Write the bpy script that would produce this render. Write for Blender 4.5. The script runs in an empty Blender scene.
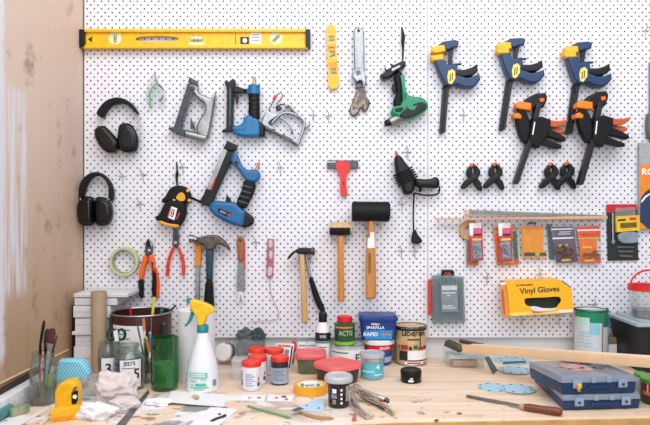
import bpy, bmesh, math, random
from mathutils import Vector, Matrix, noise
random.seed(7)
col = bpy.context.scene.collection
# ------------------------------------------------------------------ measures
S, D, BT, HC = .0035, 2.2, .9, .511      # metres per pixel at the pegboard, camera distance, bench height, camera above bench
ZC = BT + HC
def k(dep): return S*(D-dep)/D
def P(px, py, dep=0.):
    s = k(dep); return Vector(((px-325)*s, -dep, ZC-(py-212.5)*s))
def bd(py, z=0.): return D*(1-(HC-z)/(py-212.5)/S)
def G(px, py, z=0.): return P(px, py, bd(py, z))
def hz(py, dep): return HC-(py-212.5)*k(dep)
def pts(s): return [tuple(float(c) for c in q.split(',')) for q in s.split()]
def C(s, x0=0, y0=0, sc=1.):
    return [(x0+x/sc, y0+y/sc) for x, y in pts(s)]
def chaikin(p, n=1, closed=True):
    for _ in range(n):
        q = []
        m = len(p)
        for i in range(m if closed else m-1):
            a, b = p[i], p[(i+1) % m]
            q.append(tuple(.75*u+.25*v for u, v in zip(a, b))); q.append(tuple(.25*u+.75*v for u, v in zip(a, b)))
        if not closed: q = [tuple(p[0])]+q+[tuple(p[-1])]
        p = q
    return p
def circ(cx, cy, r, n=20, ry=None):
    return [(cx+r*math.cos(2*math.pi*i/n), cy+(ry or r)*math.sin(2*math.pi*i/n)) for i in range(n)]
def rect(x0, y0, x1, y1): return [(x0, y0), (x1, y0), (x1, y1), (x0, y1)]
def ribbon(p, w, w1=None):
    w1 = w if w1 is None else w1
    L, R = [], []
    for i, (x, y) in enumerate(p):
        a, b = p[max(i-1, 0)], p[min(i+1, len(p)-1)]
        dx, dy = b[0]-a[0], b[1]-a[1]; l = math.hypot(dx, dy) or 1
        h = (w+(w1-w)*i/(len(p)-1))/2
        L.append((x-dy/l*h, y+dx/l*h)); R.append((x+dy/l*h, y-dx/l*h))
    return L+R[::-1]
# ------------------------------------------------------------------ materials
def lin(h):
    h = h.lstrip('#')
    c = [int(h[i:i+2], 16)/255 for i in (0, 2, 4)]
    return tuple(x/12.92 if x <= .04045 else ((x+.055)/1.055)**2.4 for x in c)+(1,)
MATS = {}
def mat(name, hexc, rough=.5, metal=0., var=.08, scale=60., bump=0., hex2=None, spec=.5, coat=0., stretch=None):
    if name in MATS: return MATS[name]
    m = bpy.data.materials.new(name); m.use_nodes = True; MATS[name] = m
    nt = m.node_tree; bs = nt.nodes['Principled BSDF']
    bs.inputs['Roughness'].default_value = rough; bs.inputs['Metallic'].default_value = metal
    bs.inputs['Specular IOR Level'].default_value = spec; bs.inputs['Coat Weight'].default_value = coat
    c = lin(hexc); c2 = lin(hex2) if hex2 else tuple(x*(1-var*2) for x in c[:3])+(1,)
    tc = nt.nodes.new('ShaderNodeTexCoord'); nz = nt.nodes.new('ShaderNodeTexNoise')
    nz.inputs['Scale'].default_value = scale; nz.inputs['Detail'].default_value = 3
    src = tc.outputs['Object']
    if stretch:
        mp = nt.nodes.new('ShaderNodeMapping'); mp.inputs['Scale'].default_value = stretch
        nt.links.new(src, mp.inputs[0]); src = mp.outputs[0]
    nt.links.new(src, nz.inputs['Vector'])
    rp = nt.nodes.new('ShaderNodeValToRGB')
    rp.color_ramp.elements[0].position = .35; rp.color_ramp.elements[1].position = .65
    rp.color_ramp.elements[0].color = c2; rp.color_ramp.elements[1].color = c
    nt.links.new(nz.outputs['Fac'], rp.inputs[0]); nt.links.new(rp.outputs[0], bs.inputs['Base Color'])
    if bump:
        bp = nt.nodes.new('ShaderNodeBump'); bp.inputs['Strength'].default_value = bump; bp.inputs['Distance'].default_value = .002
        nt.links.new(nz.outputs['Fac'], bp.inputs['Height']); nt.links.new(bp.outputs[0], bs.inputs['Normal'])
    return m
def glass(name, hexc='#ffffff', body=0., rough=.03, bodyhex=None, refl=.5):
    """thin clear glass or plastic: tinted transparency, a coat of reflection, and a share of milky plastic"""
    if name in MATS: return MATS[name]
    m = bpy.data.materials.new(name); m.use_nodes = True; MATS[name] = m
    nt = m.node_tree; N = nt.nodes.new; L = nt.links.new
    out = nt.nodes['Material Output']; nt.nodes.remove(nt.nodes['Principled BSDF'])
    tr = N('ShaderNodeBsdfTransparent'); tr.inputs[0].default_value = lin(hexc)
    gl = N('ShaderNodeBsdfGlossy'); gl.inputs['Roughness'].default_value = rough
    df = N('ShaderNodeBsdfDiffuse'); df.inputs[0].default_value = lin(bodyhex or hexc)
    m1 = N('ShaderNodeMixShader'); m1.inputs[0].default_value = body
    L(tr.outputs[0], m1.inputs[1]); L(df.outputs[0], m1.inputs[2])
    lw = N('ShaderNodeLayerWeight'); lw.inputs[0].default_value = .35
    mu = N('ShaderNodeMath'); mu.operation = 'MULTIPLY_ADD'; mu.inputs[1].default_value = refl; mu.inputs[2].default_value = .04
    L(lw.outputs['Facing'], mu.inputs[0])
    m2 = N('ShaderNodeMixShader'); L(mu.outputs[0], m2.inputs[0]); L(m1.outputs[0], m2.inputs[1]); L(gl.outputs[0], m2.inputs[2])
    L(m2.outputs[0], out.inputs[0])
    return m
# ------------------------------------------------------------------ mesh builder
def perp(t):
    a = Vector((0, 0, 1)) if abs(t.z) < .9 else Vector((1, 0, 0))
    u = t.cross(a).normalized(); return u, t.cross(u).normalized()
class B:
    def __init__(s): s.bm = bmesh.new(); s.mats = []
    def mi(s, m):
        if m not in s.mats: s.mats.append(m)
        return s.mats.index(m)
    def add(s, vs, fs, m):
        i = s.mi(m); V = [s.bm.verts.new(v) for v in vs]; out = []
        for f in fs:
            try:
                q = s.bm.faces.new([V[j] for j in f]); q.material_index = i; out.append(q)
            except ValueError: pass
        return V, out
    def box(s, c, size, m, rot=None, bev=0., seg=2):
        hx, hy, hh = (q/2 for q in size); c = Vector(c)
        R = rot or Matrix.Identity(3)
        vs = [c+R @ Vector((x*hx, y*hy, z*hh)) for x in (-1, 1) for y in (-1, 1) for z in (-1, 1)]
        V, fs = s.add(vs, [(0, 1, 3, 2), (4, 6, 7, 5), (0, 4, 5, 1), (2, 3, 7, 6), (0, 2, 6, 4), (1, 5, 7, 3)], m)
        if bev:
            es = list({e for f in fs for e in f.edges})
            bmesh.ops.bevel(s.bm, geom=es, offset=bev, segments=seg, affect='EDGES', profile=.6, clamp_overlap=True)
    def box2(s, lo, hi, m, bev=0.):
        lo, hi = Vector(lo), Vector(hi); s.box((lo+hi)/2, hi-lo, m, None, bev)
    def hull(s, bottom, top, m, bev=0.):
        """a block between two rings of the same number of points"""
        n = len(bottom)
        V, fs = s.add(list(bottom)+list(top), [tuple(range(n))[::-1], tuple(range(n, 2*n))]+[(i, (i+1) % n, n+(i+1) % n, n+i) for i in range(n)], m)
        if bev:
            es = list({e for f in fs for e in f.edges})
            bmesh.ops.bevel(s.bm, geom=es, offset=bev, segments=2, affect='EDGES', profile=.6, clamp_overlap=True)
        return fs
    def tube(s, p, r, m, n=10, caps=True, flat=1., sm=0, closed=False):
        """round bar along points; r may be a list; flat squeezes it towards the camera axis"""
        p = [Vector(q) for q in p]
        rs = list(r) if isinstance(r, (list, tuple)) else [r]*len(p)
        if sm:
            q = chaikin([tuple(a)+(b,) for a, b in zip(p, rs)], sm, closed); p = [Vector(a[:3]) for a in q]; rs = [a[3] for a in q]
        vs = []; N = len(p); u = None
        for i in range(N):
            a = p[i-1] if (closed or i) else p[0]; b = p[(i+1) % N] if closed else p[min(i+1, N-1)]
            t = (b-a).normalized()
            if u is None: u, _ = perp(t)
            u = (u-t*u.dot(t)); u = u.normalized() if u.length > 1e-6 else perp(t)[0]
            w = t.cross(u)
            for j in range(n):
                an = 2*math.pi*j/n; d = (u*math.cos(an)+w*math.sin(an))*rs[i]
                d.y *= flat; vs.append(p[i]+d)
        fs = [(i*n+j, i*n+(j+1) % n, ((i+1) % N)*n+(j+1) % n, ((i+1) % N)*n+j) for i in range(N if closed else N-1) for j in range(n)]
        if caps and not closed: fs += [tuple(range(n))[::-1], tuple(range((N-1)*n, N*n))]
        s.add(vs, fs, m)
    def lathe(s, prof, c, m, n=32, axis=(0, 0, 1), capb=True, capt=True, sx=1., ph=0.):
        """revolve (radius, height) pairs about an axis through c"""
        c = Vector(c); t = Vector(axis).normalized()
        if abs(t.z) > .999: u, w = Vector((1, 0, 0)), Vector((0, 1, 0))*(1 if t.z > 0 else -1)
        else: u, w = perp(t); w = t.cross(u)
        vs = []
        for r, h in prof:
            for j in range(n):
                a = 2*math.pi*j/n+ph; vs.append(c+t*h+u*(r*math.cos(a)*sx)+w*(r*math.sin(a)))
        K = len(prof)
        fs = [(i*n+j, i*n+(j+1) % n, (i+1)*n+(j+1) % n, (i+1)*n+j) for i in range(K-1) for j in range(n)]
        if capb and prof[0][0] > 1e-5: fs.append(tuple(range(n))[::-1])
        if capt and prof[-1][0] > 1e-5: fs.append(tuple(range((K-1)*n, K*n)))
        return s.add(vs, fs, m)
    def mesh(s, me, M, m):
        i = s.mi(m); V = [s.bm.verts.new(M @ v.co) for v in me.vertices]
        for f in me.polygons:
            try: q = s.bm.faces.new([V[j] for j in f.vertices]); q.material_index = i
            except ValueError: pass
    def plate(s, p, th, m, M, bev=0., holes=(), seg=1):
        """flat outline in metres, thickness th centred on the plane of M"""
        cu = bpy.data.curves.new('c', 'CURVE'); cu.dimensions = '2D'; cu.fill_mode = 'BOTH'
        for q in [p]+list(holes):
            sp = cu.splines.new('POLY'); sp.points.add(len(q)-1); sp.use_cyclic_u = True
            for a, b in zip(sp.points, q): a.co = (b[0], b[1], 0, 1)
        bev = min(bev, th*.49)
        cu.extrude = th/2-bev; cu.bevel_depth = bev; cu.offset = -bev; cu.bevel_resolution = seg
        o = bpy.data.objects.new('c', cu); me = o.to_mesh(); s.mesh(me, M, m); o.to_mesh_clear()
        bpy.data.objects.remove(o); bpy.data.curves.remove(cu)
    def prism(s, p, d0, d1, m, bev=.0015, holes=(), sm=0, seg=1):
        """outline measured on the photograph, given its real depth range in front of the board"""
        q = chaikin(p, sm) if sm else p
        dm = d0*.45+d1*.55; f = lambda ring: [(P(x, y, dm).x, P(x, y, dm).z) for x, y in ring]
        M = Matrix(((1, 0, 0, 0), (0, 0, -1, -(d0+d1)/2), (0, 1, 0, 0), (0, 0, 0, 1)))
        s.plate(f(q), d1-d0, m, M, bev, [f(h) for h in holes], seg)
    def slab(s, p, z, th, m, bev=.0004, sm=0, holes=()):
        """flat outline lying at height z above the bench"""
        q = chaikin(p, sm) if sm else p
        f = lambda ring: [(G(x, y, z+th).x, G(x, y, z+th).y) for x, y in ring]
        s.plate(f(q), th, m, Matrix.Translation((0, 0, BT+z+th/2)), bev, [f(h) for h in holes])
    def text(s, t, M, size, m, align='CENTER', th=.0003, bend=None, wide=1.):
        cu = bpy.data.curves.new('t', 'FONT'); cu.body = t; cu.size = size; cu.align_x = align; cu.align_y = 'CENTER'; cu.extrude = th; cu.resolution_u = 3; cu.offset = size*.018
        o = bpy.data.objects.new('t', cu); me = o.to_mesh()
        for v in me.vertices:
            v.co.x *= wide
            if bend:
                a = v.co.x/bend; rr = bend+v.co.z
                v.co = Vector((rr*math.sin(a), v.co.y, rr*math.cos(a)-bend))
        s.mesh(me, M, m); o.to_mesh_clear(); bpy.data.objects.remove(o); bpy.data.curves.remove(cu)
    def wtext(s, t, px, py, dep, hpx, m, rot=0., align='CENTER', wide=1.):
        M = Matrix.Translation(P(px, py, dep)) @ Matrix.Rotation(math.radians(90), 4, 'X') @ Matrix.Rotation(math.radians(rot), 4, 'Z')
        s.text(t, M, hpx*k(dep)*1.4, m, align, wide=wide)
    def ctext(s, t, x, y, r, z, h, m, a=0., wide=1.):
        """lettering wrapped round an upright cylinder; a = degrees to the right of the camera-facing line"""
        M = Matrix.Translation((x, y, BT+z)) @ Matrix.Rotation(math.radians(a), 4, 'Z') @ Matrix.Translation((0, -r-.0004, 0)) @ Matrix.Rotation(math.radians(90), 4, 'X')
        s.text(t, M, h*1.4, m, bend=r, wide=wide)
    def wrap(s, x, y, r, z0, z1, a0, a1, m, eps=.0006, r1=None, n=14):
        r1 = r if r1 is None else r1
        vs = []
        for i in range(n+1):
            a = math.radians(a0+(a1-a0)*i/n)
            for rr, z in ((r, z0), (r1, z1)):
                vs.append((x+(rr+eps)*math.sin(a), y-(rr+eps)*math.cos(a), BT+z))
        s.add(vs, [(2*i, 2*i+2, 2*i+3, 2*i+1) for i in range(n)], m)
    def crumple(s, c, size, m, seed=0, fold=.35, fr=2.2):
        i = s.mi(m); bm2 = bmesh.new(); bmesh.ops.create_icosphere(bm2, subdivisions=5, radius=1)
        off = Vector((seed*3.1, seed*1.7, seed*.9)); c = Vector(c); mp = {}
        for v in bm2.verts:
            q = v.co.copy(); nn = noise.noise(q*fr+off); n2 = abs(noise.noise(q*fr*2.1+off*2))
            d = 1+fold*nn-fold*.9*abs(noise.noise(q*fr*1.3-off))-fold*.35*n2
            w = Vector((q.x*size[0]*d, q.y*size[1]*d, q.z*size[2]*d))
            z = w.z+size[2]*.55
            if z < 0: z = z*.02; w.x *= 1.08; w.y *= 1.08
            mp[v] = s.bm.verts.new(c+Vector((w.x, w.y, z)))
        for f in bm2.faces:
            q = s.bm.faces.new([mp[v] for v in f.verts]); q.material_index = i
        bm2.free()
    def fin(s, name, origin):
        bmesh.ops.recalc_face_normals(s.bm, faces=s.bm.faces[:])
        bmesh.ops.translate(s.bm, verts=s.bm.verts[:], vec=-Vector(origin))
        me = bpy.data.meshes.new(name); s.bm.to_mesh(me); s.bm.free()
        for m in s.mats: me.materials.append(m)
        me.polygons.foreach_set('use_smooth', [True]*len(me.polygons)); me.set_sharp_from_angle(angle=math.radians(38))
        o = bpy.data.objects.new(name, me); col.objects.link(o); return o
    def part(s, name, parent, label=None):
        o = s.fin(name, W[parent.name]); o.parent = parent; W[o.name] = W[parent.name]
        if label: o['label'] = label
        return o
    def solo(s, name, label, cat, loc, group=None, kind=None):
        o = s.fin(name, loc); o.location = loc; W[o.name] = Vector(loc)
        if label: o['label'] = label
        if cat: o['category'] = cat
        if group: o['group'] = group
        if kind: o['kind'] = kind
        return o
W = {}
def T(name, label, cat, loc, group=None):
    o = bpy.data.objects.new(name, None); o.empty_display_size = .02; col.objects.link(o); o.location = loc; W[o.name] = Vector(loc)
    o['label'] = label; o['category'] = cat
    if group: o['group'] = group
    return o
def cp(root, label, loc=None, rot=None, group=None):
    r = root.copy(); col.objects.link(r); r['label'] = label
    if loc is not None: r.location = loc
    if rot is not None: r.rotation_euler = rot
    if group: r['group'] = group
    for ch in root.children:
        c = ch.copy(); col.objects.link(c); c.parent = r
        for g in ch.children:
            d = g.copy(); col.objects.link(d); d.parent = c
    return r
def one(name, parent, fn, label=None):
    b = B(); fn(b); return b.part(name, parent, label)
def spot(cx, pyb, w):
    """an upright round thing: centre x, lower front rim row and width in the photograph -> x, y, depth, scale, radius"""
    df = bd(pyb); r = w/2*k(df)
    for _ in range(4): r = w/2*k(df-r)
    dc = df-r; return (cx-325)*k(dc), -dc, dc, k(dc), r
# common materials
yel = mat('yellow_enamel', '#f8c000', .38); blk = mat('black_plastic', '#0b0e10', .42, spec=.35); blkm = mat('black_rubber', '#0f1315', .6, spec=.25)
wht = mat('white_plastic', '#ece9e8', .45, var=.02); paper = mat('white_paper', '#eceaea', .8, var=.02)
stl = mat('steel', '#b9bbbe', .32, 1., var=.1); dstl = mat('dark_steel', '#5b5d60', .38, .9, var=.12); chrome = mat('chrome', '#8d9093', .2, 1., var=.12, scale=25)
wire = mat('zinc_wire', '#b4babc', .4, .35, var=.05)
brass = mat('brass', '#c9975a', .35, .9); navy = mat('navy_plastic', '#1b3d78', .42)
red = mat('red_plastic', '#e01f22', .38); org = mat('orange_plastic', '#f9690f', .45); grn = mat('green_plastic', '#148a5e', .42)
clear = glass('clear_plastic', '#f8fafa', .10, .08, '#f2f6f8', .4); clr = glass('clear_glass', '#eef4f2', .03, .02, '#dfe8e6')
ltwood = mat('light_wood', '#e2b886', .55, var=.12, scale=30, stretch=(1, 1, .06)); hwood = mat('handle_wood', '#d18f45', .45, var=.14, scale=40, stretch=(1, 1, .06))
dkwood = mat('dark_wood', '#7a3f22', .4, var=.18, scale=30)
ink = mat('black_ink', '#202225', .6); wink = mat('white_ink', '#f2f2f2', .6, var=.01)
# ------------------------------------------------------------------ room, board, bench
def plywood():
    m = bpy.data.materials.new('plywood'); m.use_nodes = True; nt = m.node_tree; N = nt.nodes.new; L = nt.links.new
    bs = nt.nodes['Principled BSDF']; bs.inputs['Roughness'].default_value = .6
    tc = N('ShaderNodeTexCoord'); mp = N('ShaderNodeMapping'); mp.inputs['Scale'].default_value = (1, 4, .7); L(tc.outputs['Object'], mp.inputs[0])
    nz = N('ShaderNodeTexNoise'); nz.inputs['Scale'].default_value = 3.; nz.inputs['Detail'].default_value = 6; L(mp.outputs[0], nz.inputs['Vector'])
    r = N('ShaderNodeValToRGB'); r.color_ramp.elements[0].position = .2; r.color_ramp.elements[1].position = .8
    r.color_ramp.elements[0].color = lin('#b58f6e'); r.color_ramp.elements[1].color = lin('#c8a88a'); L(nz.outputs[0], r.inputs[0])
    sp = N('ShaderNodeSeparateXYZ'); L(tc.outputs['Object'], sp.inputs[0])
    # paler, pinker sheet towards the top
    up = N('ShaderNodeMapRange'); up.inputs[1].default_value = .15; up.inputs[2].default_value = .75; L(sp.outputs[2], up.inputs[0])
    mx = N('ShaderNodeMix'); mx.data_type = 'RGBA'; L(up.outputs[0], mx.inputs[0]); L(r.outputs[0], mx.inputs[6]); mx.inputs[7].default_value = lin('#dec4b2')
    # dark scuffs
    n2 = N('ShaderNodeTexNoise'); n2.inputs['Scale'].default_value = 9; n2.inputs['Detail'].default_value = 5; n2.inputs['Roughness'].default_value = .65; L(tc.outputs['Object'], n2.inputs['Vector'])
    r2 = N('ShaderNodeValToRGB'); r2.color_ramp.elements[0].position = .56; r2.color_ramp.elements[1].position = .73; r2.color_ramp.elements[0].color = (0, 0, 0, 1); r2.color_ramp.elements[1].color = (.75, .75, .75, 1); L(n2.outputs[0], r2.inputs[0])
    m2 = N('ShaderNodeMix'); m2.data_type = 'RGBA'; L(r2.outputs[0], m2.inputs[0]); L(mx.outputs[2], m2.inputs[6]); m2.inputs[7].default_value = lin('#7d6450')
    # brushed white paint strip, local y nearest the camera, ragged edge
    ed = N('ShaderNodeMath'); ed.operation = 'MULTIPLY_ADD'; L(n2.outputs[0], ed.inputs[0]); ed.inputs[1].default_value = .05; L(sp.outputs[1], ed.inputs[2])
    lo = N('ShaderNodeMapRange'); lo.inputs[1].default_value = -.395; lo.inputs[2].default_value = -.385; lo.inputs[3].default_value = 1; lo.inputs[4].default_value = 0; L(ed.outputs[0], lo.inputs[0])
    mp3 = N('ShaderNodeMapping'); mp3.inputs['Scale'].default_value = (1, 26, 1.3); L(tc.outputs['Object'], mp3.inputs[0])
    n3 = N('ShaderNodeTexNoise'); n3.inputs['Scale'].default_value = 2.; n3.inputs['Detail'].default_value = 4; L(mp3.outputs[0], n3.inputs['Vector'])
    r3 = N('ShaderNodeValToRGB'); r3.color_ramp.elements[0].position = .36; r3.color_ramp.elements[1].position = .6; L(n3.outputs[0], r3.inputs[0])
    zz = N('ShaderNodeMapRange'); zz.inputs[1].default_value = .27; zz.inputs[2].default_value = .31; L(sp.outputs[2], zz.inputs[0])
    z2 = N('ShaderNodeMapRange'); z2.inputs[1].default_value = .86; z2.inputs[2].default_value = .84; L(sp.outputs[2], z2.inputs[0])
    a = N('ShaderNodeMath'); a.operation = 'MULTIPLY'; L(lo.outputs[0], a.inputs[0]); L(r3.outputs[0], a.inputs[1])
    b = N('ShaderNodeMath'); b.operation = 'MULTIPLY'; L(a.outputs[0], b.inputs[0]); L(zz.outputs[0], b.inputs[1])
    c_ = N('ShaderNodeMath'); c_.operation = 'MULTIPLY'; L(b.outputs[0], c_.inputs[0]); L(z2.outputs[0], c_.inputs[1])
    l2 = N('ShaderNodeMapRange'); l2.inputs[1].default_value = -.525; l2.inputs[2].default_value = -.505; l2.inputs[3].default_value = 1; l2.inputs[4].default_value = 0; L(ed.outputs[0], l2.inputs[0])
    mxm = N('ShaderNodeMath'); mxm.operation = 'MAXIMUM'; L(c_.outputs[0], mxm.inputs[0])
    z3 = N('ShaderNodeMath'); z3.operation = 'MULTIPLY'; z4 = N('ShaderNodeMapRange'); z4.inputs[1].default_value = .1; z4.inputs[2].default_value = .14; L(sp.outputs[2], z4.inputs[0]); L(l2.outputs[0], z3.inputs[0]); L(z4.outputs[0], z3.inputs[1]); L(z3.outputs[0], mxm.inputs[1])
    m3 = N('ShaderNodeMix'); m3.data_type = 'RGBA'; L(mxm.outputs[0], m3.inputs[0]); L(m2.outputs[2], m3.inputs[6]); m3.inputs[7].default_value = lin('#e0dee4')
    L(m3.outputs[2], bs.inputs['Base Color'])
    return m
def benchwood():
    m = bpy.data.materials.new('bench_wood'); m.use_nodes = True; nt = m.node_tree; N = nt.nodes.new; L = nt.links.new
    bs = nt.nodes['Principled BSDF']; bs.inputs['Roughness'].default_value = .5
    tc = N('ShaderNodeTexCoord'); mp = N('ShaderNodeMapping'); mp.inputs['Scale'].default_value = (1.2, 16, 16); L(tc.outputs['Object'], mp.inputs[0])
    nz = N('ShaderNodeTexNoise'); nz.inputs['Scale'].default_value = 2.4; nz.inputs['Detail'].default_value = 6; nz.inputs['Distortion'].default_value = .5; L(mp.outputs[0], nz.inputs['Vector'])
    r = N('ShaderNodeValToRGB'); r.color_ramp.elements[0].position = .32; r.color_ramp.elements[1].position = .62
    r.color_ramp.elements[0].color = lin('#e0bf9e'); r.color_ramp.elements[1].color = lin('#efd9c4'); L(nz.outputs[0], r.inputs[0])
    prev = r.outputs[0]
    sp = N('ShaderNodeSeparateXYZ'); L(tc.outputs['Object'], sp.inputs[0])
    # spilled paint: grey, white, reddish, teal; thick on the left half, thin on the right
    for hexc, sc, lo, hi, off, xa, xb in (('#8f9498', 8, .50, .54, 3, .0, -.35), ('#eceaec', 9, .52, .57, 11, .25, -.3), ('#b97f72', 17, .63, .66, 23, .6, -.3), ('#5f9c92', 21, .66, .69, 37, .9, -.2), ('#54565a', 26, .68, .70, 51, 1.2, -.3), ('#e8b04a', 24, .735, .75, 71, .0, -.5)):
        mq = N('ShaderNodeMapping'); mq.inputs['Location'].default_value = (off, off*.7, 0); mq.inputs['Scale'].default_value = (1, 1.3, 1); L(tc.outputs['Object'], mq.inputs[0])
        q = N('ShaderNodeTexNoise'); q.inputs['Scale'].default_value = sc; q.inputs['Detail'].default_value = 4; L(mq.outputs[0], q.inputs['Vector'])
        rr = N('ShaderNodeMapRange'); rr.inputs[1].default_value = lo; rr.inputs[2].default_value = hi; L(q.outputs[0], rr.inputs[0])
        xx = N('ShaderNodeMapRange'); xx.inputs[1].default_value = xa-.25; xx.inputs[2].default_value = xb-.25; L(sp.outputs[0], xx.inputs[0])
        yy = N('ShaderNodeMapRange'); yy.inputs[1].default_value = -.1; yy.inputs[2].default_value = -.17; L(sp.outputs[1], yy.inputs[0])
        mm = N('ShaderNodeMath'); mm.operation = 'MULTIPLY'; L(rr.outputs[0], mm.inputs[0]); L(xx.outputs[0], mm.inputs[1])
        m3 = N('ShaderNodeMath'); m3.operation = 'MULTIPLY'; L(mm.outputs[0], m3.inputs[0]); L(yy.outputs[0], m3.inputs[1])
        x = N('ShaderNodeMix'); x.data_type = 'RGBA'; L(m3.outputs[0], x.inputs[0]); L(prev, x.inputs[6]); x.inputs[7].default_value = lin(hexc); prev = x.outputs[2]
    L(prev, bs.inputs['Base Color'])
    return m
board = mat('white_hardboard', '#e5e3e9', .55, var=.01, scale=3); hb = mat('hardboard_and_gap_shade', '#3a3030', .8)
wallp = mat('wall_paint', '#dddde0', .7, var=.02, scale=3)
XL = P(83, 0).x
b = B(); b.box2((XL-.1, .02, 0), (2.4, .1, 2.7), wallp); b.solo('wall_back', None, None, (0, .02, 0), kind='structure')
b = B(); b.box2((XL-.06, -3.6, 0), (XL, .019, 2.7), plywood()); o = b.solo('wall_left', None, None, (XL, 0, BT), kind='structure')
b = B(); b.box2((XL-.1, -3.6, -.05), (2.4, .1, 0), mat('concrete_floor', '#a9a6a2', .8, scale=6)); b.solo('floor', None, None, (0, 0, -.05), kind='structure')
# pegboard panels with real holes
def pegboard(x0, x1, y0, y1):
    T_ = .005; R = .0030; n = 8; px0 = 87.2; pw = 7.165; ph = 3.79; py0 = 1.2
    vs, fs, mi = [], [], []
    def V(px, py, d=0): p = P(px, py, 0); vs.append((p.x, d, p.z)); return len(vs)-1
    ring = [(math.cos(math.pi*2*(i+.5)/n), math.sin(math.pi*2*(i+.5)/n)) for i in range(n)]
    rr = R/S
    row = math.floor((y0-py0)/ph)
    while py0+(row-.5)*ph < y1:
        cy = py0+row*ph; a, c = max(cy-ph/2, y0), min(cy+ph/2, y1); row += 1
        if c-a < .01: continue
        sh = .5 if (row-1) % 2 else 0.
        full = c-a > ph*.95
        i = math.floor((x0-px0)/pw)-1; last = x0
        cells = []
        while True:
            cx = px0+(i+sh)*pw; i += 1
            l, q = cx-pw/2, cx+pw/2
            if q <= x0: continue
            if l >= x1: break
            cells.append((max(l, x0), min(q, x1), cx, full and cx-rr > x0+.5 and cx+rr < x1-.5))
        for l, q, cx, hole in cells:
            if not hole:
                fs.append((V(l, a), V(l, c), V(q, c), V(q, a))); mi.append(0); continue
            h = [V(cx+rr*u, cy+rr*v) for u, v in ring]; g = [V(cx+rr*u, cy+rr*v, T_) for u, v in ring]
            tl, bl, br, tr = V(l, a), V(l, c), V(q, c), V(q, a); tm, bm_ = V(cx, a), V(cx, c)
            # ring runs clockwise on screen from right, downwards first
            fs.append((tm, tr, br, bm_, h[1], h[0], h[7], h[6])[::-1]); fs.append((bm_, bl, tl, tm, h[5], h[4], h[3], h[2])[::-1]); mi += [0, 0]
            fs.append((h[1], bm_, h[2])[::-1]); fs.append((h[5], tm, h[6])[::-1]); mi += [0, 0]
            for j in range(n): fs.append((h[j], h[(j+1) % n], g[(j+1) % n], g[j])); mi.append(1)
    for p_, q_ in (((x0, y0), (x1, y0)), ((x1, y0), (x1, y1)), ((x1, y1), (x0, y1)), ((x0, y1), (x0, y0))):
        fs.append((V(*p_), V(*q_), V(*q_, T_), V(*p_, T_))); mi.append(1)
    org_ = P((x0+x1)/2, y1, 0)
    me = bpy.data.meshes.new('pegboard'); me.from_pydata([(v[0]-org_.x, v[1], v[2]-org_.z) for v in vs], [], fs); me.materials.append(board); me.materials.append(hb)
    me.polygons.foreach_set('material_index', mi)
    o = bpy.data.objects.new('pegboard', me); col.objects.link(o); o.location = org_; W[o.name] = org_
    e = B(); e.box2(P(x0+.4, y1-.4, 0)+Vector((0, .012, 0)), P(x1-.4, y0+.4, 0)+Vector((0, .018, 0)), hb); e.part('dark_hole_backing', o)  # sheet added behind the panel, coloured dark so the holes keep their shade
    return o
o = pegboard(84.4, 427.6, -40, 337.5); o['label'] = 'white pegboard panel on the left carrying hammers and nail guns'; o['category'] = 'pegboard'
o = pegboard(428.1, 760, -40, 337.5); o['label'] = 'white pegboard panel on the right carrying bar clamps and fastener packs'; o['category'] = 'pegboard'
# workbench
bw = benchwood()
t = T('workbench', 'pale paint-stained wooden workbench under the pegboard', 'workbench', (.3, -.3, 0))
fe = [(XL+.002, -.77), (-.2, -.705), (0, -.683), (G(400, 421).x, G(400, 421).y), (G(650, 416.5).x, G(650, 416.5).y), (1.7, -.56)]
plan = fe+[(1.7, .018), (XL+.002, .018)]
b = B(); b.plate(plan, .04, bw, Matrix.Translation((0, 0, BT-.02)), .002); b.part('worktop', t)
b = B()
edge = mat('bench_edge', '#d9a868', .5, var=.12, scale=20)
for (x0, y0), (x1, y1) in zip(fe, fe[1:]):
    b.hull([(x0, y0-.006, BT-.05), (x1, y1-.006, BT-.05), (x1, y1-.0005, BT-.05), (x0, y0-.0005, BT-.05)], [(x0, y0-.006, BT-.004), (x1, y1-.006, BT-.004), (x1, y1-.0005, BT-.004), (x0, y0-.0005, BT-.004)], edge)
b.part('edge_strip', t)
for x in (XL+.1, 1.6):
    for y in (-.5, -.06):
        b = B(); b.box2((x-.04, y-.04, 0), (x+.04, y+.04, BT-.041), ltwood); b.part('leg', t)
# left wall bits
b = B()
p0 = G(-2, 404, .03); 
b.box2((XL+.002, -.80, BT+.001), (XL+.045, -.28, BT+.042), mat('grey_white_paint', '#ececee', .6), .002); b.box2((XL+.002, -.80, BT+.0425), (XL+.014, -.28, BT+.054), hb); b.solo('wooden_batten', 'white painted batten lying along the foot of the plywood wall', 'batten', (XL+.02, -.5, BT))  # dark strip on top stands in for the shadow gap above the batten
b = B(); kk = lambda px: (abs(XL)-.004)/(325-px)
def onwall(px, py, off=.004):
    s = (abs(XL)-off)/(325-px); return P(px, py, D*(1-s/S))
b.tube([onwall(-12, 389.5), onwall(67.7, 350)], .0032, mat('pale_cane', '#e3c7a2', .6)); b.solo('dowel_rod', 'thin pale dowel rod slanting against the plywood wall', 'rod', onwall(30, 370))
b = B(); b.box2((XL+.002, -.102, BT+.001), (XL+.004, -.078, BT+.2), hb); b.solo('trim_1', None, None, (XL, -.1, BT), kind='structure')
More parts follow.
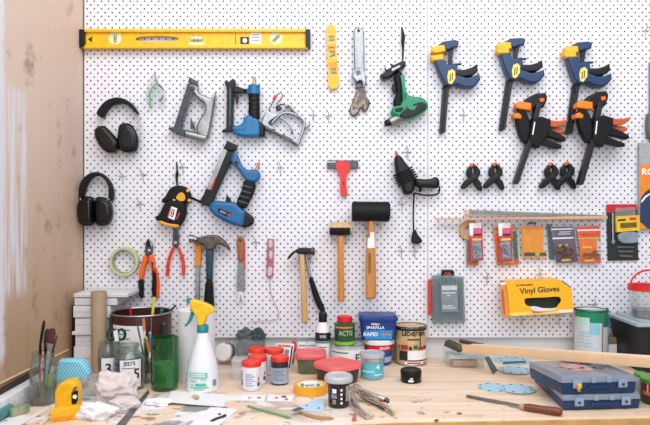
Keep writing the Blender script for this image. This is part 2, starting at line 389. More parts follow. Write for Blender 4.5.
# ------------------------------------------------------------------ hung on the board, left and middle
def at(px, py): return tuple(P(px, py, 0))
def wires(b, d, m, r, *paths):
    for p in paths: b.tube([P(x, y, z) for x, y, z in p], r, m, 8)
def pins(label, pairs, L=.03):
    """two-pronged steel pegs under a tool head"""
    t = T('peg_hook', label, 'hook', at(sum(p[0] for p in pairs)/len(pairs), pairs[0][1]), 'pegboard hooks')
    for x, y in pairs:
        b = B(); b.tube([P(x, y, .001), P(x, y, L), P(x, y-2.2, L+.008)], .0016, wire, 8, sm=1)
        b.tube([P(x, y-4, .003), P(x, y+6, .003)], .0016, wire, 8); b.part('peg', t)
# long level
t = T('spirit_level', 'long yellow spirit level with black ends hung near the top of the left pegboard', 'level', at(195, 40))
b = B()
lev = [circ(115.3, 38.6, 6.2), chaikin(rect(136, 36.2, 179, 42.2), 2), circ(276, 38.3, 6.2), [(188, 45), (191, 36), (202, 36), (205, 45)]]
b.prism(rect(83, 31.5, 308, 47.5), .012, .022, yel, 0, lev)
b.prism(rect(83, 30, 308, 32.8), .004, .034, yel, .001); b.prism(rect(83, 45.9, 308, 48.8), .004, .034, yel, .001)
b.prism(pts('88,39.2 92.3,36.2 91.8,42.5'), .022, .0225, ink, 0); b.prism(rect(235.3, 34, 235.9, 44.5), .022, .0225, ink, 0)
b.part('body', t)
for r in ((80.2, 30.3, 86, 48.4), (305.6, 30.3, 310.4, 48.4)):
    b = B(); b.prism(rect(*r), .002, .036, blk, .002); b.part('end_cap', t)
vial = mat('level_vial_frame', '#e6e3c8', .4, var=.02); liq = glass('vial_liquid', '#cfe58a', .35, .05, '#cfe07a')
for cx, cy, v in ((115.3, 38.6, 1), (276, 38.3, 1), (196.5, 40.5, 0)):
    b = B()
    if v: b.lathe([(.022, -.004), (.022, .004), (.018, .005), (.017, .002), (.0, .002)], P(cx, cy, .018), vial, 28, (0, -1, 0))
    else: b.prism(pts('188,45 191,36 202,36 205,45'), .013, .019, vial, .001)
    f = b.part('vial', t)
    b = B(); p = (P(cx, cy-4, .022), P(cx, cy+4, .022)) if cx < 150 else ((P(cx-3, cy+3, .022), P(cx+3, cy-3, .022)) if v else (P(cx-6, cy-.5, .022), P(cx+6, cy-.5, .022)))
    b.tube(p, .005, liq, 10); d = (p[1]-p[0])*.2; 
    for s_ in (.35, .65): q = p[0].lerp(p[1], s_); b.tube([q-d*.08, q+d*.08], .0053, ink, 10)
    b.part('bubble_tube', f)
b = B(); b.prism(rect(250.5, 32.8, 261, 43.8), .022, .0226, paper, 0)
for i in range(3): b.prism(rect(252, 34.5+i*2.6, 259.5, 35.5+i*2.6), .0226, .0229, mat('grey_ink', '#8a8d92', .7), 0)
b.part('sticker', t, 'white printed sticker'); b = B(); b.prism(rect(240.3, 37, 249, 44), .022, .0226, ink, 0); b.prism(circ(244.8, 40.5, 2.3), .0226, .0229, wink, 0); b.part('badge', t, 'black maker badge with a white disc')
# upper ear defenders
eblk = mat('gloss_black', '#050708', .25, spec=.45, var=.02); rub = blkm
t = T('ear_defenders', 'black ear defenders with splayed cups hung upper left below the long level', 'ear defenders', at(118, 100), 'ear defenders')
b = B(); b.prism(pts('97,114.5 99.5,109.5 105,102.5 112,99 118,97.8 125,99 131,102.6 135.5,108 139,114.5 138,115 133,109.5 129,106 123,103 117,103 111,105.5 106.5,110.5 103,118.5'), .006, .04, blkm, .003, sm=1); b.part('headband', t)
for p in ('98.5,115 97,121 99.5,127', '101,117 101,122 103,127', '138.8,114 140.3,125 139.8,140 137.5,150', '137.5,114 138.5,124 136,131'):
    b = B(); b.tube([P(x, y, .025) for x, y in pts(p)], .0015, wire, 8, sm=1); b.part('wire_yoke', t)
for o_, c_ in (('94.5,133 96,128 102,125.2 107,127.5 113,134 118,141 119,147 116,152 110,153.5 104,151 99,145 96,139', '101,130 105,129 110,134 115,141 116,146 113,150 108,150 103,146 99,139'), ('119,126 122,123.4 128,123 132,125 137,133 138.5,141 138,149 134,152.5 126,153 119.5,150 117.3,143 118.4,133', '122,127 127,126 131,129 134,136 135,143 133,148 127,149 122,147 121,138')):
    b = B(); b.prism(pts(o_), .006, .03, rub, .006, sm=2, seg=3); b.prism(pts(o_), .028, .055, eblk, .013, sm=2, seg=4); b.prism(pts(c_), .05, .062, eblk, .006, sm=2, seg=3)
    f = b.part('ear_cup', t)
    cx, cy = [sum(q)/len(q) for q in zip(*pts(o_))]
    b = B(); b.lathe([(.004, 0), (.004, .004), (.002, .005)], P(cx-4, cy-6, .05), wire, 12, (0, -1, 0)); b.part('pivot', f)
# lower ear defenders
t = T('ear_defenders', 'black ear defenders with round cups hung by the pegboard edge against the plywood', 'ear defenders', at(95, 173), 'ear defenders')
E_ = lambda s: C(s, 60, 160, 5.9)
b = B(); b.prism(E_('118,245 112,200 118,160 138,112 172,82 215,69 252,80 290,115 313,160 318,205 310,245 288,235 295,170 280,130 250,98 215,92 178,115 152,160 142,215'), .012, .042, blkm, .004, sm=1); b.part('headband', t)
for s in ('118,225 128,250 130,280', '292,230 272,238 255,262'): b = B(); b.tube([P(x, y, .06) for x, y in E_(s)], .0016, wire, 8, sm=1); b.part('wire_yoke', t)
for s, s2 in (('112,240 148,214 190,214 200,250 198,330 200,385 160,392 122,378 102,330 102,275', '120,255 150,232 178,232 184,260 184,340 180,375 155,378 130,365 115,330 114,280'), ('212,214 262,219 295,243 312,300 302,360 272,392 212,388 204,300', '224,230 260,236 286,256 298,300 290,350 266,376 226,374 222,300')):
    b = B(); b.prism(E_(s), .006, .04, rub, .008, sm=2, seg=3); b.prism(E_(s), .038, .066, eblk, .014, sm=2, seg=4); b.prism(E_(s2), .06, .076, eblk, .01, sm=2, seg=3); b.part('ear_cup', t)
# safety glasses
t = T('safety_glasses', 'clear safety glasses with green and black temples hung beside the upper ear defenders', 'safety glasses', at(155, 75))
g_ = lambda s: C(s, 80, 60, 7.22)
lens = glass('safety_lens', '#f6f8f8', .03, .05, '#e3e6ea', .25)
for s in ('540,95 500,125 475,190 475,290 500,365 530,340 560,250 572,175', '576,170 605,205 622,280 610,350 578,372 562,300'):
    b = B(); b.prism(g_(s), .02, .0225, lens, .0008, sm=2); b.part('lens', t)
for s, m_, lab in (('562,160 530,190 503,228 498,268', mat('green_frame', '#1fbf5c', .4), 'green temple'), ('503,235 506,290 508,345', MATS['green_frame'], 'green temple'), ('563,172 585,195 604,217', blk, 'black temple'), ('598,256 590,280 574,300', blk, 'black temple')):
    b = B(); b.tube([P(x, y, .014+.002*i) for i, (x, y) in enumerate(g_(s))], .0026, m_, 8, sm=1); b.part('temple', t, lab)
b = B(); b.tube([P(154.5, 72, .002), P(155, 76, .012), P(157.5, 82.5, .018)], .0022, mat('grey_cord', '#8f999b', .6), 8); b.part('cord', t)
# silver stapler
t = T('nail_gun', 'silver bare-metal air stapler tilted on the board left of the blue ones', 'nail gun', at(194, 85), 'air nailers and staplers')
q = lambda s: C(s, 160, 65, 5.3125)
alu = mat('cast_aluminium', '#a3a5a5', .36, .9, var=.14, scale=35); gun = mat('gunmetal', '#4d5256', .35, .8, var=.15)
b = B(); b.prism(q('150,100 175,112 168,140 122,300 116,342 76,332 90,290'), .012, .032, gun, .002); b.prism(q('166,135 176,138 130,300 120,298'), .03, .036, dstl, .001); b.part('magazine', t)
b = B(); b.prism(q('158,66 200,88 202,112 160,104 152,92'), .01, .036, gun, .003); b.part('magazine_latch', t)
b = B(); b.prism(q('50,335 76,330 135,345 132,386 72,356 50,346'), .008, .036, gun, .002); b.part('nose', t)
b = B(); b.prism(q('160,100 205,112 203,150 235,163 275,182 290,148 299,150 290,220 272,330 256,402 222,388 190,352 206,300 242,250 240,205 205,187 185,155 158,134'), .008, .044, alu, .008, sm=1, seg=3)
b.tube([P(*q('140,366')[0], .034), P(*q('245,392')[0], .034)], [.0135, .0145], alu, 20); b.part('body', t)
b = B(); b.lathe([(.009, 0), (.009, .003), (.004, .004)], P(*q('176,124')[0], .043), gun, 14, (0, -1, 0)); b.part('screw', t)
b = B(); b.prism(q('163,280 172,300 184,318 184,338 163,338'), .016, .03, gun, .002); b.part('trigger', t)
# blue and black air nailer
t = T('nail_gun', 'upright blue and black air nailer with a straight black magazine', 'nail gun', at(243, 95), 'air nailers and staplers')
q = lambda s: C(s, 215, 70, 6.07)
bnyl = mat('blue_nylon', '#0770a6', .4)
b = B(); b.prism(q('62,65 85,76 110,55 125,65 125,92 112,105 112,350 130,372 45,380 45,370 70,355 75,112 62,88'), .008, .034, blk, .003); b.prism(q('86,110 96,110 96,340 86,340'), .034, .037, gun, .001); b.part('magazine', t)
b = B(); b.prism(q('108,88 170,113 205,118 205,142 160,142 112,140'), .012, .034, blk, .004); b.part('arm', t)
b = B(); b.prism(q('120,150 145,152 140,200 132,216 128,190 122,168'), .016, .026, blk, .002); b.part('hook', t)
b = B(); x = (238/6.07)+215; b.tube([P(x, 88, .028), P(x, 119, .028)], [.018, .0195], blkm, 22)
for i in range(5): b.tube([P(x, 94+i*4.5, .028), P(x, 95.6+i*4.5, .028)], .0202, blk, 22)
b.part('grip', t)
b = B(); b.tube([P(x, 85.6, .028), P(x, 94.2, .028)], .0205, bnyl, 22); b.prism(q('168,118 210,112 210,142 175,138'), .014, .034, bnyl, .003); b.part('collar', t)
b = B(); b.tube([P(x, 84.5, .028), P(x, 81, .028), P(x, 77, .028)], [.0065, .005, .0055], brass, 14); b.part('air_fitting', t, 'brass air fitting')
b = B(); b.prism(q('108,345 165,335 190,278 215,275 275,308 280,402 250,410 140,404 108,370'), .006, .048, bnyl, .009, sm=1, seg=3); b.prism(q('125,352 180,348 180,362 125,364'), .047, .051, bnyl, .002); b.part('body', t)
b = B(); b.prism(q('268,312 300,335 304,405 272,408'), .01, .046, blk, .006, seg=2); b.part('end_cap', t)
b = B(); b.prism(q('172,290 190,285 192,332 175,326'), .02, .032, gun, .002); b.part('trigger', t)
# chrome staple gun
t = T('staple_gun', 'chrome hand staple gun with a red tip on its spring clip', 'staple gun', at(287, 105))
q = lambda s: C(s, 255, 85, 6.53)
b = B(); b.prism(q('78,165 115,188 150,193 150,206 122,225 97,245 97,266 135,290 110,300 75,287 40,252 55,210'), .008, .032, chrome, .004); b.part('body', t)
b = B(); b.prism(q('62,262 75,268 270,378 280,400 258,390 180,346 70,292 58,278'), .006, .034, gun, .003); b.prism(q('180,318 250,357 240,376 172,338'), .034, .037, dstl, .001); b.part('magazine', t)
b = B(); b.prism(ribbon(chaikin(q('195,140 228,128 250,165 308,215 328,250 305,325 290,368 276,396'), 2, False), 3., 2.6), .008, .03, chrome, .003); b.prism(q('322,262 345,252 366,258 350,270 330,285'), .01, .028, chrome, .002); b.part('frame', t)
b = B(); b.prism(ribbon(chaikin(q('108,250 140,215 170,188 215,180 270,192 315,232 326,256'), 2, False), 2.2), .012, .028, chrome, .002); b.part('lever', t)
b = B(); b.tube([P(x, y, .02) for x, y in q('165,210 215,245 240,288 245,322')], .0038, chrome, 8, sm=1); b.part('trigger', t)
b = B(); b.lathe([(.011, 0), (.011, .006), (.006, .008), (.003, .005)], P(*q('155,150')[0], .03), dstl, 20, (0, -1, 0)); b.part('knob', t)
b = B(); b.tube([P(x, y, .026) for x, y in q('90,165 125,95 150,58 170,48 182,65 172,90 150,112')], .0022, chrome, 8, sm=1); b.tube([P(x, y, .026) for x, y in q('160,125 195,130')], .0025, dstl, 8); f = b.part('clip', t)
b = B(); b.prism(q('128,62 146,70 133,98 114,88'), .021, .032, red, .002); b.part('tip', f, 'red plastic tip')
# big blue brad nailer
t = T('nail_gun', 'large tilted blue brad nailer with a silver magazine strip and a brass fitting', 'nail gun', at(231, 165), 'air nailers and staplers')
q = lambda s: C(s, 190, 138, 4.613)
bb = mat('blue_cast', '#095f96', .35, var=.05)
b = B(); b.prism(q('158,55 205,66 190,110 112,280 106,312 60,312 48,290 65,262 75,235 95,225'), .008, .036, blk, .003); b.part('magazine', t)
b = B(); b.prism(q('152,52 172,58 100,240 76,236'), .034, .04, alu, .001); b.prism(q('106,205 117,178 122,180 102,236 92,234'), .04, .0412, red, 0); b.part('magazine_plate', t, 'silver plate with a red stripe')
b = B(); b.prism(q('156,50 175,14 218,34 214,56 192,62'), .006, .042, blk, .004); b.part('magazine_latch', t)
b = B(); b.prism(q('205,62 225,85 237,125 265,150 295,143 320,153 327,180 310,205 278,207 250,190 225,147 188,112 192,85'), .01, .044, bb, .009, sm=1, seg=3); b.part('arm', t)
b = B(); b.lathe([(.009, 0), (.009, .003), (.004, .004), (.003, .001)], P(*q('215,112')[0], .043), dstl, 6, (0, -1, 0)); b.part('bolt', t)
b = B(); b.tube([P(*q('308,146')[0], .03), P(*q('312,132')[0], .03), P(*q('318,113')[0], .03)], [.007, .005, .0052], brass, 14); b.part('air_fitting', t, 'brass air fitting')
b = B(); b.prism(q('250,188 302,203 302,240 272,300 258,328 213,320 215,296 240,240'), .008, .048, blkm, .011, sm=1, seg=3)
for i in range(4): b.prism(q(f'{245-i*7},{215+i*24} {290-i*7},{228+i*24} {288-i*7},{233+i*24} {243-i*7},{221+i*24}'), .047, .0495, mat('grip_grey', '#4a5054', .6), .0006)
b.part('grip', t)
b = B(); b.prism(q('88,310 115,288 160,293 215,298 240,328 262,340 252,412 215,405 160,385 98,346'), .005, .054, bb, .012, sm=1, seg=3); b.part('body', t)
b = B(); b.prism(q('248,335 280,353 298,375 290,402 250,416 230,402'), .008, .05, blk, .008, sm=1, seg=2); b.part('end_cap', t)
b = B(); b.prism(q('130,322 186,344 186,362 165,362 129,340'), .054, .0553, blk, .0005); b.prism(q('140,332 168,344 166,353 138,341'), .0553, .0556, mat('grey_ink', '#8a8d92'), 0); b.prism(q('172,347 186,352 186,362 174,360'), .0553, .0557, red, 0); b.part('name_plate', t, 'dark plate with a red end')
b = B(); b.prism(q('164,292 170,260 185,280 192,297'), .018, .032, blk, .002); b.part('trigger', t)
# two hung tape measures
q = lambda s: C(s, 145, 160, 5.32)
t = T('tape_measure', 'black tape measure with an orange panel hung above another by a black lanyard', 'tape measure', at(176, 190), 'hung tape measures')
b = B(); b.prism(q('125,165 145,142 185,134 225,145 245,180 245,215 225,238 190,228 130,222 96,230 90,210 112,195'), .006, .038, blkm, .008, sm=1, seg=3); b.part('case', t)
b = B(); b.prism(q('160,200 188,168 212,180 216,215 186,222'), .038, .0405, mat('amber_panel', '#f0a51c', .45), .001, sm=1); b.part('panel', t, 'orange panel')
for s in ('228,163', '236,215', '155,216'):
    b = B(); b.lathe([(.0055, 0), (.0055, .003), (.002, .004)], P(*q(s)[0], .037), mat('orange_bolt', '#e9a25a', .4), 12, (0, -1, 0)); b.part('screw', t)
b = B(); b.tube([P(x, y, .012) for x, y in q('168,10 171,55 171,75')], [.0028, .003, .006], blkm, 8, flat=.6); b.tube([P(x, y, .012) for x, y in q('171,72 168,95 172,138')], [.007, .004, .0028], blkm, 8, flat=.6); b.part('lanyard', t)
b = B(); b.tube([P(x, y, .012) for x, y in q('240,198 275,214 322,232')], [.0045, .004, .006], blkm, 8, flat=.5); b.part('wrist_strap', t)
t = T('tape_measure', 'black tape measure with red-edged white label hung over the red pliers', 'tape measure', at(171, 205), 'hung tape measures')
b = B(); b.prism(q('80,290 95,250 120,215 165,213 205,220 223,250 216,310 192,345 185,358 140,350 85,330 60,320 60,300'), .008, .046, blkm, .01, sm=1, seg=3); b.part('case', t)
b = B(); b.prism(q('140,247 172,257 156,320 121,306'), .046, .0472, paper, 0); b.prism(q('136,250 142,252 124,307 118,305'), .046, .0475, red, 0); b.prism(q('181,278 188,280 170,316 163,314'), .046, .0475, red, 0)
for s in ('143,262 160,267 158,273 141,268', '140,272 146,274 141,290 135,288', '150,275 157,277 152,295 145,293', '134,292 150,298 148,304 132,298'): b.prism(q(s), .0472, .0476, ink, 0)
b.part('label', t, 'white label with red edges')
b = B(); b.prism(q('80,318 130,338 187,343 182,358 130,352 80,334'), .012, .049, mat('amber_panel', '#f0a51c'), .002, sm=1); b.part('base', t, 'amber base')
# masking tape
b = B(); mt = mat('masking_tape', '#bfc69a', .6, var=.05)
b.prism(circ(124.6, 261.4, 14.4, 40), .002, .027, mt, .001, [circ(124.6, 261.4, 11.9, 40)]); b.prism(circ(124.6, 261.4, 11.9, 40), .003, .0265, mat('tape_core', '#a9a77f', .7), .0005, [circ(124.6, 261.4, 11.3, 40)])
b.solo('tape_roll', 'pale green masking tape roll hung on the board', 'tape', at(124.6, 261.4))
# side cutters
q = lambda s: C(s, 95, 225, 5)
t = T('pliers', 'side-cutting pliers with orange and black handles hung open', 'pliers', at(148, 255), 'hung pliers')
b = B(); b.prism(q('258,78 268,66 285,80 291,112 286,148 262,156 250,142 252,100'), .008, .022, dstl, .004, sm=1); b.prism(q('268,66 276,110 262,112 256,84'), .021, .024, blk, .001); b.prism(q('272,68 288,82 290,106 278,108'), .021, .0235, stl, .001); b.part('jaws', t)
b = B(); b.lathe([(.006, 0), (.006, .003), (.003, .004)], P(*q('270,128')[0], .021), stl, 14, (0, -1, 0)); b.part('pivot', t)
for so, sb in (('243,150 258,148 263,175 250,220 243,272 219,272 225,222 238,182', '219,270 243,270 242,322 243,362 232,368 222,350 218,300'), ('270,150 292,148 298,178 303,262 290,272 286,232 271,186', '286,180 292,180 305,262 309,300 301,362 289,362 285,320 289,268')):
    b = B(); b.prism(q(so), .006, .026, org, .005, sm=1, seg=3); b.prism(q(sb), .005, .027, blkm, .005, sm=1, seg=3); b.part('handle', t, 'orange and black handle')
b = B(); b.prism(q('302,205 315,240 323,290 319,366 309,372 306,330 310,282'), .006, .022, mat('orange_red', '#f0501f', .45), .003, sm=1); b.part('grip_edge', t)
# red pliers
t = T('pliers', 'slim pliers with bare red handles hung under the labelled tape measure', 'pliers', at(176, 235), 'hung pliers')
b = B(); b.prism(q('393,15 404,20 404,110 396,114 388,100 390,50'), .008, .02, dstl, .002); b.prism(q('406,20 417,15 421,60 419,100 412,114 406,110'), .008, .02, dstl, .002); b.lathe([(.006, 0), (.006, .004)], P(*q('404,88')[0], .018), stl, 14, (0, -1, 0)); b.part('jaws', t)
for s in ('392,112 374,155 364,205 363,256', '417,112 436,158 444,206 441,254'):
    b = B(); b.tube([P(x, y, .016) for x, y in q(s)], [.0045, .0062, .006, .0055], mat('red_grip', '#e2361c', .4), 12, sm=2); b.part('handle', t, 'red handle')
# orange-handled file
q = lambda s: C(s, 180, 225, 5)
t = T('file_saw', 'narrow blade with an orange plastic handle hung beside the dark claw hammer', 'saw', at(197, 250))
b = B(); b.prism(q('74,86 106,84 108,130 103,202 74,202 78,142'), .004, .018, mat('orange_handle', '#f28a1c', .45), .003, [circ(*q('92,98')[0], 1.1)])
for i in range(5): b.prism(q(f'82,{118+i*14} 100,{118+i*14} 100,{123+i*14} 82,{123+i*14}'), .018, .0188, MATS['orange_handle'], .0003)
b.part('handle', t)
b = B(); b.prism(q('79,200 101,200 99,380 76,380'), .008, .012, stl, .0004); b.prism(q('98,200 101,200 99,380 96,380'), .0075, .0125, dstl, 0); b.part('blade', t)
# big claw hammer
t = T('hammer', 'large claw hammer with a dark steel head and teal-black rubber handle', 'hammer', at(208, 243), 'hammers')
hsteel = mat('worn_hammer_steel', '#6d6158', .42, .75, var=.2)
b = B(); b.prism(q('84,60 112,62 130,50 182,50 202,60 228,82 247,106 252,132 236,116 205,97 180,94 174,126 124,126 118,97 84,90'), .018, .046, hsteel, .006, sm=1, seg=3)
b.tube([P(*q('84,74')[0], .032), P(*q('72,70')[0], .032), P(*q('62,69')[0], .032), P(*q('48,69')[0], .032)], [.010, .010, .0145, .0145], mat('polished_face', '#8b8d90', .25, .9), 20); b.part('head', t)
b = B(); b.prism(q('130,122 168,122 163,276 132,276'), .016, .044, mat('teal_rubber', '#1c3f4c', .5), .009, seg=3); b.prism(q('131,272 164,272 167,340 171,410 164,426 121,424 119,395 124,330'), .014, .046, blkm, .01, sm=1, seg=3); b.part('handle', t)
pins('pair of steel pegs holding up the large dark claw hammer', [q('116,118')[0], q('196,112')[0]], .045)
# scraper
t = T('paint_scraper', 'paint-crusted scraper with a varnished wooden handle hung right of the claw hammer', 'scraper', at(241, 240))
b = B(); b.prism(q('281,82 288,62 302,54 317,60 325,84 322,150 320,182 290,182 286,122'), .006, .024, mat('varnished_wood', '#b26a3c', .35, var=.2, scale=50, stretch=(1, 1, .1)), .006, [circ(*q('303,80')[0], 1.2)], sm=1, seg=3); b.part('handle', t)
b = B(); b.prism(q('321,95 325,95 327,222 322,222'), .012, .016, red, .0005); b.part('handle_edge', t, 'red painted edge')
b = B(); b.prism(q('293,180 318,180 322,220 326,300 318,338 284,332 283,250'), .012, .015, mat('crusted_steel', '#9a9a98', .5, .5, var=.2, hex2='#7d7e7d', scale=120), .0004); b.part('blade', t)
b = B(); b.prism(q('286,330 318,335 322,385 312,392 306,350 300,352 296,396 288,390'), .0125, .017, mat('dried_paint', '#dfe0e0', .6), .0006, sm=1); b.part('paint_drip', t, 'dried white paint')
# pink packet with wire
q = lambda s: C(s, 255, 230, 4.475)
t = T('saw_wire_packet', 'small pink translucent packet hung with a curling wire tail', 'packet', at(269, 240))
pk = glass('pink_film', '#f0b9c2', .55, .12, '#d98f9b')
b = B(); b.prism(q('56,38 86,40 85,100 80,212 50,210 53,120'), .004, .012, pk, .002, sm=0)
for s in ('60,45 78,45 78,75 62,80', '64,90 80,95 76,130 62,125', '57,165 78,165 76,205 55,205'): b.prism(q(s), .012, .0128, mat('silver_foil', '#c9c6c8', .4, .3), .0003, sm=1)
for s in ('58,40 62,40 58,208 54,208', '60,135 80,140 79,146 60,142'): b.prism(q(s), .012, .0127, mat('raspberry_print', '#b54a5c', .5), 0)
b.part('packet', t)
b = B(); b.tube([P(x, y, .006) for x, y in q('68,212 65,245 75,300 95,340 110,378 104,400 60,405 -20,410')], .0011, mat('pink_wire', '#c28b98', .4), 6, sm=2); b.part('wire', t)
# pair of hammers
t = T('hammer', 'claw hammer with a black head and plain pale wooden handle', 'hammer', at(303, 253), 'hammers')
b = B(); b.prism(q('186,86 205,78 242,80 250,86 248,106 225,108 195,108 182,98 166,116 150,132 144,124 162,101'), .026, .054, mat('black_steel', '#26282a', .4, .6), .006, sm=1, seg=3); b.tube([P(*q('246,95')[0], .04), P(*q('268,95')[0], .04)], .0115, mat('brown_face', '#5e4136', .5, .5), 18); b.part('head', t)
b = B(); b.prism(q('196,104 220,104 228,240 237,404 234,414 209,414 205,250'), .03, .05, mat('pale_handle', '#dcae74', .45, var=.1, scale=40, stretch=(1, 1, .08)), .006, seg=3); b.part('handle', t)
t = T('hammer', 'claw hammer with a steel shaft and slanting black rubber grip behind the wooden one', 'hammer', at(314, 262), 'hammers')
b = B(); b.prism(q('205,84 240,80 262,84 268,92 262,104 232,104 205,100'), .004, .024, dstl, .004); b.part('head', t)
b = B(); b.tube([P(*q('226,100')[0], .014), P(*q('247,214')[0], .016)], .0055, stl, 12); b.part('shaft', t)
b = B(); b.prism(q('240,216 250,208 260,216 290,300 318,362 305,374 290,364 266,318 250,262'), .006, .028, blkm, .007, sm=1, seg=3); b.part('grip', t)
pins('pair of steel pegs under the head of the wooden-handled claw hammer', [q('197,122')[0], q('250,122')[0]], .055)
# ------------------------------------------------------------------ hung on the board, middle and right
q = lambda s: C(s, 320, 20, 4.25)
t = T('spirit_level', 'short yellow torpedo level hung upright beside the wrenches', 'level', at(333, 30))
yp = mat('yellow_plastic', '#fbb912', .4)
win = [q('36,70 60,68 62,95 38,97'), q('40,135 63,133 66,163 42,165'), q('43,210 69,207 72,234 46,237')]
b = B(); b.prism(q('27,30 34,25 58,24 66,30 68,120 76,200 81,275 72,290 47,295 36,280 30,120'), .004, .022, yp, 0, win)
b.prism(q('30,108 66,105 67,128 32,130'), .021, .023, mat('amber_plastic', '#ec9a10', .4), .0006); b.prism(q('36,182 72,178 74,203 39,206'), .021, .023, MATS['amber_plastic'], .0006)
b.prism(q('36,117 62,115 62,118 36,120'), .023, .0233, ink, 0)
b.part('body', t)
for i, w_ in enumerate(win):
    b = B(); b.prism(w_, .006, .012, vial, 0); cx, cy = [sum(a)/4 for a in zip(*w_)]
    b.tube([P(cx-2.4, cy+(1.2 if i == 1 else 0), .015), P(cx+2.4, cy-(1.2 if i == 1 else 0), .015)], .0042, liq, 10)
    for s_ in (-.8, .8): b.prism(rect(cx+s_-.15, cy-1.4, cx+s_+.15, cy+1.4), .0185, .019, ink, 0)
    b.part('vial', t)
# wrenches
t = T('wrench', 'shiny chrome adjustable wrench hung in front of a rusty one', 'wrench', at(358, 30), 'adjustable wrenches')
b = B(); b.prism(q('146,46 154,38 172,38 182,48 186,215 150,215'), .022, .034, chrome, .0006, [circ(*q('164,48')[0], 1.3)]); b.prism(q('157,62 174,62 177,200 160,202'), .0335, .0345, mat('satin_steel', '#9da0a3', .45, .9), .0003); b.part('handle', t)
b = B(); b.prism(q('146,212 160,203 180,208 192,232 199,262 192,282 178,292 182,272 172,258 160,268 146,258 131,236'), .018, .04, chrome, .004, sm=1); b.part('head', t)
b = B(); b.prism(q('152,218 168,212 174,228 158,236'), .039, .042, dstl, .001); b.part('adjuster', t)
t = T('wrench', 'rusty brown adjustable wrench hung behind the chrome one, jaws lower', 'wrench', at(360, 33), 'adjustable wrenches')
rust = mat('rusty_steel', '#8a8078', .38, .85, var=.2, hex2='#54473e', scale=90)
b = B(); b.prism(q('143,44 150,34 176,34 187,46 190,290 152,290 146,200'), .003, .014, mat('grey_steel', '#6c7072', .4, .8), .003); b.part('handle', t)
b = B(); b.prism(q('160,284 190,288 197,330 214,345 206,375 186,398 180,374 170,374 164,402 145,412 127,402 124,374 140,345 150,312'), .002, .0165, rust, .004, sm=1, seg=2); b.part('head', t)
b = B(); b.prism(q('160,322 182,312 192,330 170,342'), .016, .0175, dstl, .0005); b.part('adjuster', t)
pins('small steel peg through the eye of the chrome wrench', [q('164,44')[0]], .04)
# drill
q = lambda s: C(s, 375, 25, 4.05)
t = T('impact_driver', 'green and black cordless driver without battery hung upside down by a black lanyard', 'drill', at(403, 60))
gg = mat('green_shell', '#0f8a5c', .4)
b = B(); b.prism(q('75,202 105,183 113,232 106,288 116,332 74,332 74,302 88,280 80,240'), .008, .044, blkm, .009, sm=1, seg=3); b.part('grip', t)
b = B(); b.prism(q('20,206 45,190 40,170 56,158 75,166 108,150 122,152 121,172 86,192 60,215 30,222'), .004, .05, blk, .005, seg=2); b.part('battery_shoe', t)
b = B(); b.prism(q('40,160 58,154 66,172 46,182'), .05, .056, stl, .001); b.prism(q('66,178 100,162 104,170 70,188'), .05, .0535, alu, .001); b.part('terminal_plate', t, 'metal terminal plate')
b = B(); b.prism(q('104,192 114,210 122,268 140,294 180,293 206,308 214,336 202,352 150,382 110,388 58,362 74,330 110,326 106,255'), .006, .056, gg, .011, sm=1, seg=3); b.part('shell', t)
b = B(); b.prism(q('112,350 140,328 184,310 206,318 208,334 188,350 150,374 120,378 96,368'), .054, .06, blk, .004, sm=1, seg=2); b.prism(q('78,338 118,330 110,350 84,352'), .054, .059, blk, .003, sm=1); b.part('panel', t)
b = B(); b.prism(q('124,326 150,316 156,330 172,322 160,344 140,342'), .059, .0605, MATS['green_shell'], .0003); b.part('emblem', t)
b = B(); b.tube([P(*q('104,372')[0], .032), P(*q('84,384')[0], .032), P(*q('62,394')[0], .032)], [.022, .019, .0155], alu, 22); b.part('nose', t)
b = B(); b.tube([P(*q('62,393')[0], .032), P(*q('46,398')[0], .032), P(*q('38,400')[0], .032)], [.012, .012, .007], blk, 18); b.part('chuck', t)
b = B(); b.prism(q('70,238 82,242 86,270 76,282 68,262'), .018, .034, blk, .003); b.part('trigger', t)
b = B(); b.tube([P(x, y, .014) for x, y in q('108,8 112,30 115,50 112,70 114,90 112,152')], [.0028, .005, .007, .006, .004, .0022], blkm, 8, flat=.6, sm=1); b.part('lanyard', t)
# red squeegee-scraper
q = lambda s: C(s, 320, 105, 3.867)
t = T('glass_scraper', 'small scraper with a red handle and grey cross bar hung above the small mallet', 'scraper', at(343, 162))
b = B(); b.prism(q('58,217 114,217 117,246 103,272 101,312 108,347 98,354 83,352 77,330 80,272 61,246'), .004, .02, red, .0008, [q('88,298 93,298 94,322 89,322')], sm=1, seg=2); b.part('handle', t)
b = B(); b.prism(q('28,214 148,214 148,246 28,246'), .006, .015, gun, .002); b.prism(q('28,219 60,219 60,222 28,222'), .0145, .016, stl, 0); b.part('blade_holder', t)
